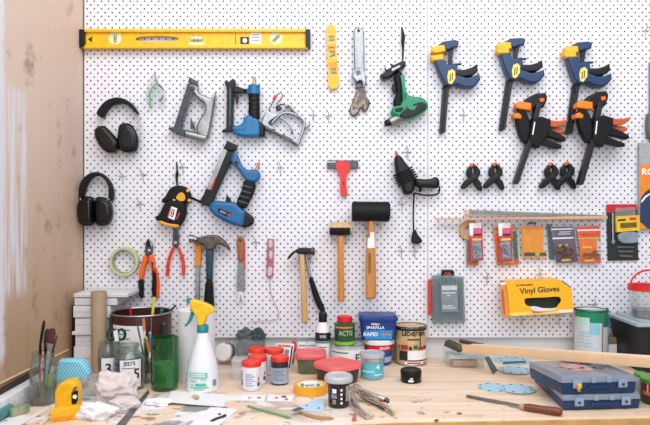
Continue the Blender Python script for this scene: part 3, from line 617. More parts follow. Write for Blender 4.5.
# glue gun
q = lambda s: C(s, 380, 140, 3.864)
t = T('glue_gun', 'black hot glue gun with a red nozzle and its cord wound round the barrel', 'glue gun', at(415, 160))
b = B(); b.tube([P(*q('61,42')[0], .03), P(*q('66,62')[0], .03)], [.003, .0068], mat('red_nozzle', '#e83a1e', .4), 14); b.part('nozzle', t, 'red silicone nozzle')
b = B(); b.prism(q('53,76 62,58 80,62 97,88 118,112 136,150 132,206 92,215 82,182 62,142'), .008, .052, blk, .012, sm=1, seg=3); b.part('barrel', t)
b = B(); b.prism(q('128,148 165,152 200,150 212,141 228,150 230,180 214,189 180,184 138,186'), .01, .048, blk, .012, sm=1, seg=3); b.part('grip', t)
b = B(); b.prism(q('150,186 164,186 160,200 150,202'), .022, .036, blkm, .002); b.part('trigger', t)
b = B()
for i in range(5):
    c0 = Vector(P(*q(f'{88+i*5},{122+i*9}')[0], .03)); ax = Vector(P(*q('104,160')[0], .03))-Vector(P(*q('84,118')[0], .03)); u = Vector((ax.z, 0, -ax.x)).normalized(); v = Vector((0, 1, 0))
    b.tube([c0+u*.035*math.cos(a)+v*.029*math.sin(a) for a in [2*math.pi*j/20 for j in range(20)]], .0034, blkm, 6, closed=True)
b.tube([P(x, y, .03) for x, y in q('228,178 231,196 222,212 180,214 150,210 132,204')], .003, blkm, 8, sm=2)
b.tube([P(x, y, .012 if y > 240 else .024) for x, y in q('132,204 130,240 128,300 130,350')], .0028, blkm, 8, sm=1); b.part('cord', t)
b = B(); b.prism(q('128,348 138,346 145,366 163,386 160,397 140,402 122,398 120,386'), .003, .03, blk, .007, sm=1, seg=2)
for s in ('132,400 134,408', '150,400 152,407'): b.tube([P(x, y, .016) for x, y in q(s)], .0022, brass, 6)
b.part('plug', t)
b = B(); b.tube([P(x, y, z) for (x, y), z in zip(q('140,140 158,112 172,128'), (.05, .055, .05))], .0013, wire, 6); b.part('wire_stand', t)
# mallets
q = lambda s: C(s, 320, 190, 3.7)
t = T('mallet', 'small mallet with a half black, half cream head and orange-wood handle', 'mallet', at(340, 225), 'mallets')
b = B(); a, c = P(*q('35,143')[0], .034), P(*q('118,143')[0], .034); r = 24.5/3.7*k(.034)
cream = mat('hide_cream', '#d3b385', .55, var=.12); V, fs = b.lathe([(r*.9, 0), (r, .006), (r, (c-a).length-.006), (r*.9, (c-a).length)], a, cream, 32, (1, 0, 0)); bi = b.mi(blk)
for f in fs:
    m_ = f.calc_center_median()
    if m_.z < a.z+.004 and m_.x < P(*q('88,143')[0], .034).x+.01: f.material_index = bi
V, fs = b.lathe([(r*1.006, .001), (r*1.006, (c-a).length*.62)], a, blk, 32, (1, 0, 0), False, False)
for f in fs:
    if f.calc_center_median().z > a.z+.003: b.bm.faces.remove(f)
b.part('head', t)
b = B(); b.prism(q('67,170 86,170 88,300 91,411 67,413 66,300'), .022, .046, mat('orange_wood', '#d98c3a', .4, var=.1, scale=40, stretch=(1, 1, .08)), .006, seg=3); b.lathe([(.003, 0), (.003, .001)], P(*q('74,282')[0], .046), cream, 10, (0, -1, 0)); b.part('handle', t)
pins('pair of steel pegs under the head of the small mallet', [q('43,178')[0], q('98,178')[0]], .05)
t = T('mallet', 'large mallet with a black rubber head and a labelled wooden handle', 'mallet', at(370, 210), 'mallets')
b = B(); a, c = P(*q('118,79')[0], .05), P(*q('258,77')[0], .05); r = 38/3.7*k(.05); L_ = (c-a).length
b.lathe([(r*.8, 0), (r*.93, .002), (r, .009), (r*.97, .016), (r*.97, L_-.016), (r, L_-.009), (r*.93, L_-.002), (r*.8, L_)], a, blkm, 40, (1, 0, -.01)); b.part('head', t)
b = B(); b.prism(q('178,112 199,112 203,180 206,262 208,394 200,402 170,404 168,300 173,200'), .035, .064, hwood, .008, seg=3); b.part('handle', t)
b = B(); b.prism(q('177,158 200,156 203,214 175,216'), .0635, .0646, paper, .0003); b.prism(q('178,158 186,158 184,175 176,178'), .0646, .0649, mat('label_red', '#b6433a', .6), 0); b.part('label', t, 'white paper label')
b = B(); b.wtext('HARDWOOD', q('181,272')[0][0]+.6, q('181,272')[0][1], .0645, 2.4, ink, -91); b.part('lettering', t)
pins('pair of steel pegs under the head of the large rubber mallet', [q('168,128')[0], q('224,126')[0]], .07)
# bar clamps ------------------------------------------------------
q = lambda s: C(s, 425, 35, 4.05)
cb = mat('clamp_blue', '#123763', .4); cy_ = mat('clamp_yellow', '#f5b81d', .45); bar_ = mat('black_bar', '#2b2e30', .4, .5)
c0 = P(*q('107,168')[0], 0)
t = T('bar_clamp', 'blue and yellow bar clamp beside the green driver, leftmost of three', 'clamp', tuple(c0), 'blue bar clamps')
b = B(); b.prism(q('99,42 117,42 96,230 82,396 72,396 84,230'), .02, .03, bar_, .001); b.part('bar', t)
b = B(); b.prism(q('72,200 84,200 70,402 57,399'), .008, .018, bar_, .001); b.part('tail_bar', t)
b = B(); b.prism(q('50,44 75,29 118,23 134,28 132,50 108,56 88,66 70,56'), .01, .042, cb, .004, seg=2); b.part('fixed_jaw', t)
b = B(); b.prism(q('27,52 48,46 76,44 82,70 42,79 24,72'), .008, .044, cy_, .005, seg=2); b.part('pad', t)
b = B(); b.prism(q('20,88 38,84 70,79 74,104 34,109 22,102'), .008, .044, cy_, .005, seg=2); b.part('pad', t)
b = B(); b.prism(q('38,108 74,103 86,124 108,118 128,126 132,164 160,176 190,174 216,160 220,184 204,206 190,217 150,215 126,203 100,212 80,206 66,182 52,150'), .006, .048, cb, .006, seg=3); b.part('body', t)
b = B(); b.prism(q('122,146 160,144 188,134 206,121 211,150 188,168 150,173 122,166'), .012, .05, blk, .004, seg=2); b.part('trigger', t)
b = B(); b.prism(q('94,146 110,138 122,148 123,176 108,200 95,196 90,170'), .047, .05, mat('clamp_label', '#f1d96a', .5), .001); b.prism(q('100,160 104,156 104,186 100,188'), .05, .0503, ink, 0); b.prism(q('109,154 113,152 112,182 108,184'), .05, .0503, ink, 0); b.part('label', t, 'yellow oval label')
b = B(); b.prism(q('108,118 145,115 148,120 110,125'), .018, .034, blk, .001); b.part('release_lever', t)
cl1 = t
for (lx, ly), ang, lab in (((516.3, 71.2), 4, 'blue and yellow bar clamp, middle one of the three blue ones'), ((582.2, 74.8), 3.6, 'blue and yellow bar clamp, rightmost of the three blue ones')):
    cp(cl1, lab, P(lx-1.5, ly-.3, 0)+(c0-P(*q('107,168')[0], 0)), (0, math.radians(ang), 0))
    r2 = [o for o in bpy.data.objects if o.get('label') == lab][0]
    for ch in r2.children:
        if ch.data.name.startswith('fixed_jaw') or ch.data.name == 'pad': ch.location.z -= .012
        if ch.data.name in ('bar', 'tail_bar'): ch.location.z -= .012
q = lambda s: C(s, 505, 90, 4.25)
co_ = mat('pad_orange', '#fb8310', .45); bo = mat('burnt_orange', '#c75a2c', .45)
c1 = P(*q('140,170')[0], 0)
t = T('bar_clamp', 'black bar clamp with orange pads hung above the right pair of spring clamps', 'clamp', tuple(c1), 'orange and black bar clamps')
b = B(); b.prism(q('130,58 150,62 118,210 54,397 50,400 40,402 35,396 38,384 98,205'), .016, .0495, bar_, .002); b.part('bar', t)
b = B(); b.prism(q('72,60 80,46 100,30 128,17 166,15 174,30 172,48 160,76 140,80 132,68 116,82 106,88 96,60'), .01, .046, blk, .005, seg=2); b.part('fixed_jaw', t)
b = B(); b.prism(q('146,36 166,34 168,48 150,52'), .045, .049, org, .001); b.part('button', t, 'orange button')
for s in ('42,62 56,50 106,58 107,70 106,90 66,86 40,78', '31,106 50,99 66,110 64,126 33,122'):
    b = B(); b.prism(q(s), .008, .048, co_, .005, seg=2); b.part('pad', t, 'orange pad')
b = B(); b.prism(q('50,84 75,84 95,108 106,160 101,202 86,234 64,206 49,160 44,120'), .012, .044, blkm, .006, sm=1, seg=2); b.part('sliding_jaw', t)
b = B(); b.prism(q('112,122 150,116 187,130 183,180 166,205 150,225 138,248 110,238 96,214 102,168'), .006, .054, blkm, .005, seg=2); b.prism(q('124,136 129,136 120,190 115,190'), .054, .0543, wink, 0); b.part('body', t)
b = B(); b.prism(q('183,130 225,134 266,127 256,144 236,156 210,161 180,157'), .012, .044, bo, .004, seg=2); b.prism(q('198,160 255,167 252,184 222,190 196,178'), .012, .03, bo, .005, sm=1, seg=2); b.part('trigger', t, 'burnt orange trigger')
b = B(); b.prism(q('176,164 205,176 250,202 256,216 242,221 206,208 172,198'), .01, .044, blk, .004, seg=2); b.part('handle', t)
b = B(); b.prism(q('150,198 180,212 236,236 235,250 206,250 145,230'), .008, .036, blk, .004, seg=2); b.part('release_lever', t)
cp(t, 'black bar clamp with orange pads, rightmost one, above the red-topped tool card', P(C('125,170', 570, 90, 4.25)[0][0]-.3, C('125,170', 570, 90, 4.25)[0][1]-1.2, .034), (0, math.radians(-2.6), 0))
# spring clamps
q = lambda s: C(s, 450, 155, 4.333)
c2 = P(*q('97,92')[0], 0)
t = T('spring_clamp', 'small black spring clamp with an orange tip, leftmost of four', 'clamp', tuple(c2), 'small spring clamps')
def arm(b, s, d0, d1): b.prism(q(s), d0, d1, blk, .004, seg=2)
b = B(); arm(b, '98,42 84,48 70,68 70,86 84,106 102,122 118,150 132,156 140,146 130,116 112,98 98,82 92,70 98,56', .008, .026); b.part('arm', t)
b = B(); arm(b, '102,42 116,48 130,68 130,86 114,106 94,122 66,146 52,148 45,138 62,112 84,96 102,82 107,70 102,56', .012, .032); b.part('arm', t)
b = B(); b.tube([P(*q('92,93')[0], .005), P(*q('102,93')[0], .034)], .008, gun, 14); b.part('spring', t)
for s in ('91,36 99,35 99,50 89,52', '100,35 108,38 108,52 101,50'):
    b = B(); b.prism(q(s), .01, .028, mat('orange_tip', '#f2761c', .45), .003); b.part('tip', t, 'orange tip')
for (x, y), lab in (((494.5, 175.6), 'small black spring clamp with an orange tip, second from the left'), ((549.8, 175.6), 'small black spring clamp with an orange tip, third from the left'), ((565.6, 174.8), 'small black spring clamp with an orange tip, rightmost of four')):
    o_ = cp(t, lab, P(x, y, 0))
# loose wooden strips on pegs
t = T('wooden_strip', 'long thin pinkish wooden strip resting on pegs above the fastener packs', 'strip', at(520, 218))
b = B(); pw_ = mat('pinkish_wood', '#d8a88c', .6, var=.1, scale=30, stretch=(.1, 1, 1)); p, r_ = P(436, 218.6, .03), P(606, 217.6, .03)
b.hull([p+Vector((0, .012, -.004)), r_+Vector((0, .012, -.005)), r_+Vector((0, -.012, -.005)), p+Vector((0, -.012, -.004))], [p+Vector((0, .012, .001)), r_+Vector((0, .012, .006)), r_+Vector((0, -.012, .006)), p+Vector((0, -.012, .001))], pw_, .0008); b.part('strip', t)
t = T('wooden_strip', 'grey-green weathered wooden strip with a pink sawn end behind the long strip', 'strip', at(500, 213))
b = B(); p, r_ = P(468, 211.8, .02), P(604, 216.3, .008)
b.hull([p+Vector((0, .006, -.007)), r_+Vector((0, .006, -.004)), r_+Vector((0, -.006, -.004)), p+Vector((0, -.006, -.007))], [p+Vector((0, .006, .007)), r_+Vector((0, .006, .004)), r_+Vector((0, -.006, .004)), p+Vector((0, -.006, .007))], mat('weathered_wood', '#8b9088', .7, var=.12), .0008)
b.prism(rect(465, 209.9, 469, 214.3), .013, .0265, mat('pink_end', '#e2b49b', .6), .0006); b.part('strip', t)
b = B(); b.prism(circ(469.5, 230.5, 10.2, 30), .002, .016, mat('tan_wood', '#cd9f66', .55, var=.1), .003, [circ(469.5, 230.5, 5.2, 30)]); b.solo('tape_roll', 'tan round tape roll hung behind the leftmost red nail pack', 'tape', at(469.5, 230.5))
# fastener packs
blister = glass('blister', '#fbfcfc', .015, .06, '#dfe5e8', .3)
hole_ = ink
def pack(name, label, body, thk, items, dep=.012, shell=None, grp='fastener packs'):
    xs = [x for x, _ in body]; ys = [y for _, y in body]
    t = T(name, label, 'pack', tuple(P(sum(xs)/len(xs), min(ys), 0)), grp)
    for nm, lab, polys in items:
        b = B()
        for pl, d0, d1, m, bv in polys: b.prism(pl, dep+d0, dep+d1, m, bv)
        b.part(nm, t, lab)
    if shell:
        b = B(); b.prism(shell, dep+.0015, dep+thk, blister, .004, seg=2); b.part('blister', t)
    return t
def bits(t, poly, m, n, dep, size=.003, seed=1, name='screws', rod=True, d1=.014):
    """a handful of little fasteners behind the plastic"""
    rnd = random.Random(seed); b = B()
    xs = [x for x, _ in poly]; ys = [y for _, y in poly]; c = 0
    while c < n:
        x, y = rnd.uniform(min(xs), max(xs)), rnd.uniform(min(ys), max(ys)); ins = False
        for i in range(len(poly)):
            (xa, ya), (xb, yb) = poly[i-1], poly[i]
            if (ya > y) != (yb > y) and x < (xb-xa)*(y-ya)/(yb-ya)+xa: ins = not ins
        if not ins: continue
        c += 1; a = rnd.uniform(0, math.pi); p = P(x, y, dep+rnd.uniform(.003, d1)); d = Vector((math.cos(a), rnd.uniform(-.3, .3), math.sin(a)))*size*2
        b.tube([p-d, p+d*.7, p+d*.7, p+d], [size*.35, size*.35, size*.8, size*.8], m, 6)
    o = b.part(name, t); o['kind'] = 'stuff'; return o
q = lambda s: C(s, 430, 205, 6.07)
crim = mat('crimson_card', '#d2264f', .5); gal = mat('galvanised', '#b4c3cb', .4, .5, var=.2); lime = mat('lime_print', '#c8c83a', .6); cork = mat('orange_card', '#f5761f', .55); dgrn = mat('dark_green_print', '#3f6a4c', .6); ygl = mat('yellow_print', '#f2d13a', .6)
pack('wall_plug_pack', 'brown card with an orange foot hanging behind the leftmost nail pack', q('222,195 245,195 288,366 222,366'), .01, [('card', None, [(q('222,185 300,185 290,366 222,366'), 0, .002, mat('dark_card', '#8c7468', .7), 0), (q('222,346 290,346 289,366 222,366'), .002, .003, mat('rust_card', '#c46a45', .6), 0)])], .012)
def nailpack(label, x):
    f = lambda s: [(a+x, c) for a, c in q(s)]
    t = pack('nail_pack', label, f('240,112 316,110 324,335 248,342'), .018, [('card', None, [(f('238,112 316,108 324,336 247,342'), 0, .0025, crim, .0008), (f('238,112 264,110 262,185 242,188'), .0025, .0035, paper, 0), (f('264,110 312,108 312,140 264,142'), .0025, .0032, mat('pale_card', '#d9d4d4', .6), 0), (f('268,148 308,146 309,172 270,174'), .0025, .0034, mat('pink_print', '#e05a7c', .5), 0), (f('250,178 312,175 313,184 250,187'), .0025, .0034, ink, 0), (f('256,204 313,201 314,214 257,217'), .0025, .0034, ygl, 0)]), ('nail_window', 'grey window full of nails', [(f('258,228 280,220 306,222 314,322 264,328'), .0025, .004, mat('window_grey', '#9fb0ba', .5), 0)])], .03, f('246,190 318,186 323,334 250,339'))
    bits(t, f('260,232 300,226 310,318 268,324'), gal, 40, .03, .0034, 3+int(x), 'nails'); return t
nailpack('narrow crimson nail pack, leftmost on the pegs under the wooden strip', 0)
pack('fastener_pack', 'orange and green carded pack behind the second crimson nail pack', q('380,135 535,130 540,360 405,365'), .012, [('card', None, [(q('382,140 520,130 524,208 390,214'), 0, .002, cork, 0), (q('386,160 520,150 521,158 387,168'), .002, .0028, mat('pale_green_print', '#b9c99a', .6), 0), (q('392,212 426,210 440,334 408,338'), .0, .002, cork, 0), (q('404,338 540,332 541,358 408,365'), 0, .0028, mat('vermilion', '#f2541f', .5), 0), (q('440,344 510,341 510,352 440,355'), .0028, .0034, lime, 0), (q('500,150 524,148 536,330 515,332'), .001, .0024, dgrn, 0)])], .008, q('378,132 536,126 542,362 404,368'))
nailpack('narrow crimson nail pack hung in front of an orange and green card', 29)
q = lambda s: C(s, 510, 210, 6.5)
amb = mat('amber_card', '#f39a1e', .55)
pack('fastener_pack', 'plain orange carded pack in a clear blister between red and purple packs', q('58,78 238,74 252,312 70,314'), .02, [('card', None, [(q('75,108 217,104 216,262 240,290 240,306 84,306 80,270'), 0, .002, amb, 0), (q('75,108 217,104 217,122 76,126'), .002, .003, mat('deep_orange', '#e88318', .5), 0), (q('92,276 236,278 238,298 92,300'), .002, .003, mat('dark_olive', '#4a4327', .6), 0), (q('165,278 192,278 192,297 165,297'), .003, .0036, lime, 0)]), ('hang_slot', None, [(q('115,80 170,78 170,90 115,92'), .0005, .0015, ink, 0)])], .014, q('56,76 238,70 252,314 70,318'))
pack('fastener_pack', 'dark teal card glimpsed between the orange and purple packs', q('240,90 272,92 286,322 254,322'), .01, [('card', None, [(q('236,92 275,92 288,322 256,322'), 0, .002, mat('teal_card', '#4d6a70', .6), 0)])], .004)
pur = mat('purple_card', '#65566f', .55)
t = pack('fastener_pack', 'purple carded pack of brown screws in a clear blister', q('260,104 412,100 440,335 300,342'), .022, [('card', None, [(q('264,112 412,108 442,336 300,342'), 0, .002, pur, 0), (q('268,122 410,118 411,126 269,130'), .002, .003, wink, 0), (q('276,180 412,176 413,185 278,190'), .002, .003, wink, 0), (q('320,140 396,137 396,144 320,147'), .002, .003, mat('pale_lilac', '#cfc6d4', .6), 0), (q('312,154 390,151 390,158 312,161'), .002, .003, MATS['pale_lilac'], 0), (q('318,224 374,220 374,234 318,238'), .002, .003, lime, 0), (q('304,316 440,312 442,334 304,340'), .002, .003, mat('dark_purple', '#4f4460', .5), 0), (q('338,318 398,315 398,330 338,334'), .003, .0036, ygl, 0)])], .014, q('258,98 412,92 444,338 296,346'))
bits(t, q('292,238 340,226 410,250 428,308 306,314'), mat('bronze_screw', '#8a5b43', .35, .7, var=.2), 60, .014, .004, 5)
t = pack('fastener_pack', 'vermilion carded pack of brass screws, rightmost on the pegs under the strip', q('430,104 580,104 590,340 460,345'), .022, [('card', None, [(q('432,108 580,104 582,132 436,134'), 0, .002, mat('coral_card', '#ef5a3a', .5), 0), (q('436,128 584,124 585,134 437,138'), .002, .003, wink, 0), (q('436,138 585,134 586,180 440,184'), 0, .002, mat('vermilion', '#f2541f', .5), 0), (q('440,182 586,177 586,186 441,191'), .002, .003, lime, 0), (q('446,190 562,188 566,312 458,314'), 0, .002, mat('orange_card', '#f5761f'), 0), (q('470,238 530,236 530,247 470,249'), .002, .003, ygl, 0), (q('458,314 588,310 590,340 462,345'), 0, .003, mat('vermilion', '#f2541f'), 0), (q('486,322 546,320 546,332 486,334'), .003, .0036, ygl, 0), (q('455,156 570,152 570,160 455,164'), .002, .003, mat('scarlet_print', '#d83a1c', .5), 0)])], .014, q('428,100 584,98 592,344 456,348'))
bits(t, q('468,280 575,270 584,306 470,308'), mat('brass_screw', '#b08c4e', .35, .8, var=.2), 40, .014, .0035, 6)
# tool card
q = lambda s: C(s, 600, 190, 3.26)
t = T('tool_card', 'black tool card with a red header and a yellow bit pack in front', 'card', tuple(P(*q('70,48')[0], 0)))
b = B(); b.prism(q('21,47 119,46 125,229 25,230'), .004, .008, mat('card_black', '#26282a', .5), .001); b.part('card', t)
b = B(); b.prism(q('21,47 119,46 120,64 22,74'), .008, .0088, mat('card_red', '#c8202f', .5), 0); b.part('header', t, 'red header')
b = B(); b.prism(q('50,58 114,56 116,84 50,86'), .012, .022, clear, .002); b.part('bit_bag', t, 'clear bag')
b = B(); b.prism(q('50,86 126,82 129,132 52,138'), .01, .026, mat('yellow_card', '#eebf22', .5), .002); b.prism(q('58,96 84,94 84,100 58,102'), .026, .0263, ink, 0); b.prism(q('66,108 120,105 120,122 66,125'), .026, .0263, mat('olive_print', '#6b5a1c', .6), 0); b.prism(q('96,90 118,89 118,98 96,99'), .026, .0263, crim, 0); b.part('bit_pack', t, 'yellow pack')
b = B(); b.prism(q('54,138 126,134 122,168 112,174 62,174'), .01, .024, mat('blue_grey_bag', '#8fa0ab', .4, var=.15), .004, sm=1); b.part('driver_bits', t)
b = B(); b.prism(q('38,74 45,74 45,160 50,168 44,178 36,172 40,160'), .01, .016, stl, .001); b.part('wrench', t)
for s in ('56,184 112,184 112,188 56,188', '56,198 108,198 108,203 62,203', '64,212 106,214 106,219 64,217'):
    b = B(); b.prism(q(s), .009, .012, mat('hex_key_grey', '#7c8286', .4, .6), .0005); b.part('hex_key', t)
# sanding pack at the right edge
t = T('sanding_sheet_pack', 'grey, orange and navy sanding sheet pack cut off by the right edge', 'pack', at(650, 145))
b = B(); b.prism(rect(638.6, 143, 672, 229), .006, .02, mat('grey_card', '#a9acae', .6), .002); b.part('header', t)
b = B(); b.prism(rect(640.2, 164.5, 672, 229), .02, .021, mat('pack_orange', '#f08a24', .5), 0); b.part('orange_panel', t)
b = B(); b.prism(chaikin(pts('640.2,200 642,196 646,191 652,188 662,186 672,186 672,229 640.2,229'), 1), .021, .0218, mat('pack_navy', '#1f3a63', .5), 0); b.prism(pts('641,201 645,196 651,192.5 658,190.5 658,192 651,194 646,197.5 641.5,203'), .0218, .022, wink, 0); b.part('navy_panel', t)
b = B(); b.wtext('RO', 641.6, 172, .0212, 6.4, wink, 0, 'LEFT'); b.part('lettering', t)
t = T('disc_pack', 'blue-edged pack hung high at the right edge above the sanding sheets', 'pack', at(655, 65))
b = B(); b.prism(rect(649.3, 62, 672, 113), .004, .012, mat('cyan_card', '#2f97b5', .5), .001); b.part('card', t)
b = B(); b.prism(chaikin(pts('647,115 650,112 672,112 672,141 649,140 646.5,132'), 1), .004, .03, mat('grey_green_tool', '#5d665f', .5), .004); b.part('foam_pad', t)
# drill bit case
q = lambda s: C(s, 420, 260, 5.667)
t = T('drill_bit_case', 'grey translucent drill bit case with a red hinge hung above the bench', 'case', at(447, 275))
smoke = glass('smoke_plastic', '#e6ebed', .14, .12, '#8c999d', .25)
b = B(); b.prism(q('66,92 96,84 245,94 256,350 70,356'), .003, .012, mat('case_grey', '#b9c1c4', .5), .002); b.part('back_shell', t)
b = B(); b.prism(q('64,90 95,81 124,90 190,90 246,95 257,352 68,358'), .022, .03, smoke, .003, seg=2); b.part('lid', t)
for i, x in enumerate((86, 102, 116, 136, 156, 176, 208, 226, 240)):
    b = B(); y1 = 330 if i not in (3, 4, 5) else 136
    b.tube([P(*q(f'{x},104')[0], .0165), P(*q(f'{x+4},{y1}')[0], .0165)], [.0026+.0002*i, .0028], mat('bit_steel', '#d4d8da', .4, .25), 8); b.part('drill_bit', t)
b = B(); b.prism(q('118,140 212,138 216,292 124,294'), .03, .0308, mat('case_label', '#808c90', .6), 0); b.prism(q('124,148 208,146 209,168 125,170'), .0308, .0312, mat('pale_print', '#c9d0d2', .6), 0)
for s in ('126,184 200,183 200,190 126,191', '150,199 172,198 172,205 150,206', '128,258 188,257 188,263 128,264', '130,270 204,269 204,275 130,276'): b.prism(q(s), .0308, .0312, MATS['pale_print'], 0)
b.part('label', t)
b = B(); b.prism(q('122,62 130,56 184,56 192,66 192,88 182,88 180,72 132,72 130,90 122,88'), .008, .026, blk, .002); b.part('handle', t)
b = B(); b.prism(q('134,66 178,66 178,80 134,80'), .01, .022, dstl, .001)
for x in (142, 160): b.prism(q(f'{x},68 {x+10},68 {x+10},80 {x},80'), .022, .027, red, .001)
b.part('latch', t, 'latch with red buttons')
b = B(); b.prism(q('47,112 62,110 63,312 48,306'), .004, .03, mat('hinge_red', '#d32a30', .45), .002); b.part('hinge', t, 'red hinge')
# glove box
q = lambda s: C(s, 490, 270, 5.67)
t = T('glove_box', 'yellow box of vinyl gloves with a torn opening resting on pegs', 'box', at(537, 280))
gy = mat('glove_yellow', '#fcb714', .5, var=.03); d1 = .075
b = B(); op = chaikin(q('194,168 205,158 300,156 385,149 402,160 402,178 388,196 372,217 300,216 218,206 198,194'), 1)
b.prism(q('92,70 395,55 462,106 472,240 114,263'), d1-.002, d1, gy, 0, [op]); bk = q('92,70 395,55 462,106 472,240 114,263')
for (a, c), m_ in zip(zip(bk, bk[1:]+bk[:1]), (gy, mat('glove_white', '#e7e9ee', .5), gy, gy, cork)):
    A, E1 = P(*a, d1), P(*c, d1); b.add([A, E1, E1+Vector((0, d1-.004, 0)), A+Vector((0, d1-.004, 0))], [(0, 1, 2, 3)], m_)
b.prism(bk, .003, .005, gy, 0)
b.part('carton', t)
b = B(); b.prism(q('58,72 92,69 114,263 74,270'), d1-.012, d1-.004, mat('glove_orange', '#ef9442', .5), 0); b.prism(q('64,110 76,109 88,250 78,252'), d1-.004, d1-.0036, mat('brown_print', '#b5651e', .6), 0); b.prism(q('58,72 92,69 93,82 60,85'), d1-.004, d1-.0036, paper, 0); b.part('end_flap', t, 'orange end panel')
b = B(); b.prism(q('395,55 450,47 456,60 462,106'), d1-.003, d1+.0005, MATS['glove_white'], 0); b.prism(q('402,60 410,59 460,96 460,104'), d1+.0005, d1+.0009, mat('blue_print', '#3b6d95', .6), 0); b.part('corner_flap', t, 'white corner flap')
b = B(); b.wtext('Vinyl Gloves', q('282,118')[0][0], q('282,114')[0][1], d1+.0006, 5.6, mat('glove_ink', '#26392f', .6), 4); b.wtext('100 DISPOSABLE', q('194,86')[0][0], q('194,86')[0][1], d1+.0006, 1.7, MATS['glove_ink'], 3); b.part('lettering', t)
b = B(); b.prism(q('108,243 470,222 472,240 114,263'), d1, d1+.0004, mat('pale_yellow', '#f7d968', .5), 0); b.prism(q('240,232 310,226 312,240 242,248'), d1+.0004, d1+.0008, cork, 0); b.prism(q('390,228 466,224 468,236 392,242'), d1+.0004, d1+.0008, paper, 0); b.part('bottom_band', t)
b = B(); b.prism(q('222,208 262,204 310,222 370,214 380,226 320,236 240,236'), d1-.006, d1+.004, mat('glove_vinyl', '#e2e2e4', .5, var=.06), .003, sm=2); b.part('glove', t, 'white glove edge')
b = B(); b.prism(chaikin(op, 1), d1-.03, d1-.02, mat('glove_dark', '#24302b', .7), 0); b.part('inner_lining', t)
pins('pair of steel pegs under the yellow glove box', [q('184,284')[0], q('392,280')[0]], .075)
# bare hooks
t = None
def hook(x, y, lab):
    global t
    if t is None:
        b = B(); f = lambda dx, dy, z: P(x+dx, y+dy, z)
        b.tube([f(0, -1, .003), f(0, 7.5, .003)], .0015, wire, 8); b.tube([f(-4, 0, .003), f(4, 0, .003)], .0014, wire, 8)
        b.tube([f(0, 0, .002), f(-1, -1, .012), f(-2, -2.5, .02), f(-4.5, -6.5, .024)], .0017, wire, 8, sm=1)
        t = b.solo('peg_hook', lab, 'hook', at(x, y), 'pegboard hooks')
    else: cp(t, lab, at(x, y))
for x, y, lab in ((123, 176, 'bare steel peg hook just right of the lower ear defenders'), (143.5, 174.5, 'bare steel peg hook left of the hanging black tape measures, upper of two'), (140.5, 204, 'bare steel peg hook left of the labelled tape measure, lower of two'), (183, 167, 'steel peg hook carrying the black tape measure lanyard'), (313.5, 115, 'bare steel peg hook right of the chrome staple gun'), (280.5, 167.5, 'bare steel peg hook right of the big blue brad nailer'), (328.5, 116, 'bare steel peg hook below the yellow torpedo level'), (463, 115, 'bare steel peg hook right of the leftmost blue bar clamp'), (407.5, 152, 'steel peg hook at the barrel of the glue gun'), (401, 250.5, 'bare steel peg hook left of the hanging plug'), (414.5, 251, 'steel peg hook right under the hanging plug'), (256, 242, 'bare steel peg hook between the paint scraper and pink packet'), (486.5, 277, 'bare steel peg hook right of the drill bit case'), (539, 274, 'steel peg hook above the yellow glove box'), (593.5, 304, 'steel peg hook above the green and white can'), (645, 31, 'bare steel peg hook high by the right edge'), (552, 216, 'steel peg hook under the wooden strip at the purple pack'), (401.5, 204, 'steel peg hook under the glue gun nose'), (118, 105, 'steel peg hook carrying the upper ear defenders'), (197, 241, 'steel peg hook carrying the orange-handled blade')):
    hook(x, y, lab)
# ------------------------------------------------------------------ on the bench: left half
def Z(z): return BT+z
def top(x, y, z): return (x, y, BT+z)
# cartons stacked at the back left
for i, (x0, y0, x1, y1, dd, lab) in enumerate(((73.5, 293.5, 127.5, 297.3, .155, 'widest thin white board, on top of the carton stack in the corner'), (74.5, 297.8, 117, 305.2, .15, 'flat white carton, second from the top of the corner stack'), (73.2, 305.8, 110, 317.6, .15, 'white carton, third from the top of the corner stack'), (75, 318.2, 108, 331, .145, 'white carton in the middle of the corner stack'), (71.8, 331.5, 108, 335, .155, 'thin protruding white board in the lower part of the corner stack'), (75.2, 335.4, 108, 346, .145, 'white carton, second from the bottom of the corner stack'), (73.8, 346.4, 108, 368.4, .15, 'thick white carton at the bottom of the corner stack'))):
    dep = dd; a, c = P(x0, y0, dep), P(x1, y1, dep); a.x = max(a.x, XL+.012)
    z0 = c.z if i < 6 else BT+.0005
    b = B(); b.box2((a.x, -dep, z0), (c.x, -.02 if i else -.01, a.z-.0006), mat('carton_white', '#dfdde0', .7, var=.03), .0015)
    b.box2((a.x+.004, -dep-.0004, z0+(a.z-z0)*.45), (c.x-.004, -dep+.001, z0+(a.z-z0)*.5), mat('carton_seam', '#b9b8bc', .7), 0)
    b.solo('white_carton', lab, 'carton', ((a.x+c.x)/2, -dep, z0), 'white cartons stacked in the corner')
# cardboard tube
x, y, dc, kc, r = spot(98.8, 373, 15); h = hz(291.5, dc)
b = B(); b.lathe([(r, .001), (r, h), (r-.003, h), (r-.003, .004)], (x, y, BT), mat('cardboard', '#b49a80', .75, var=.05, scale=12), 32); b.solo('cardboard_tube', 'brown cardboard tube standing in front of the white corner stack', 'tube', (x, y, BT))
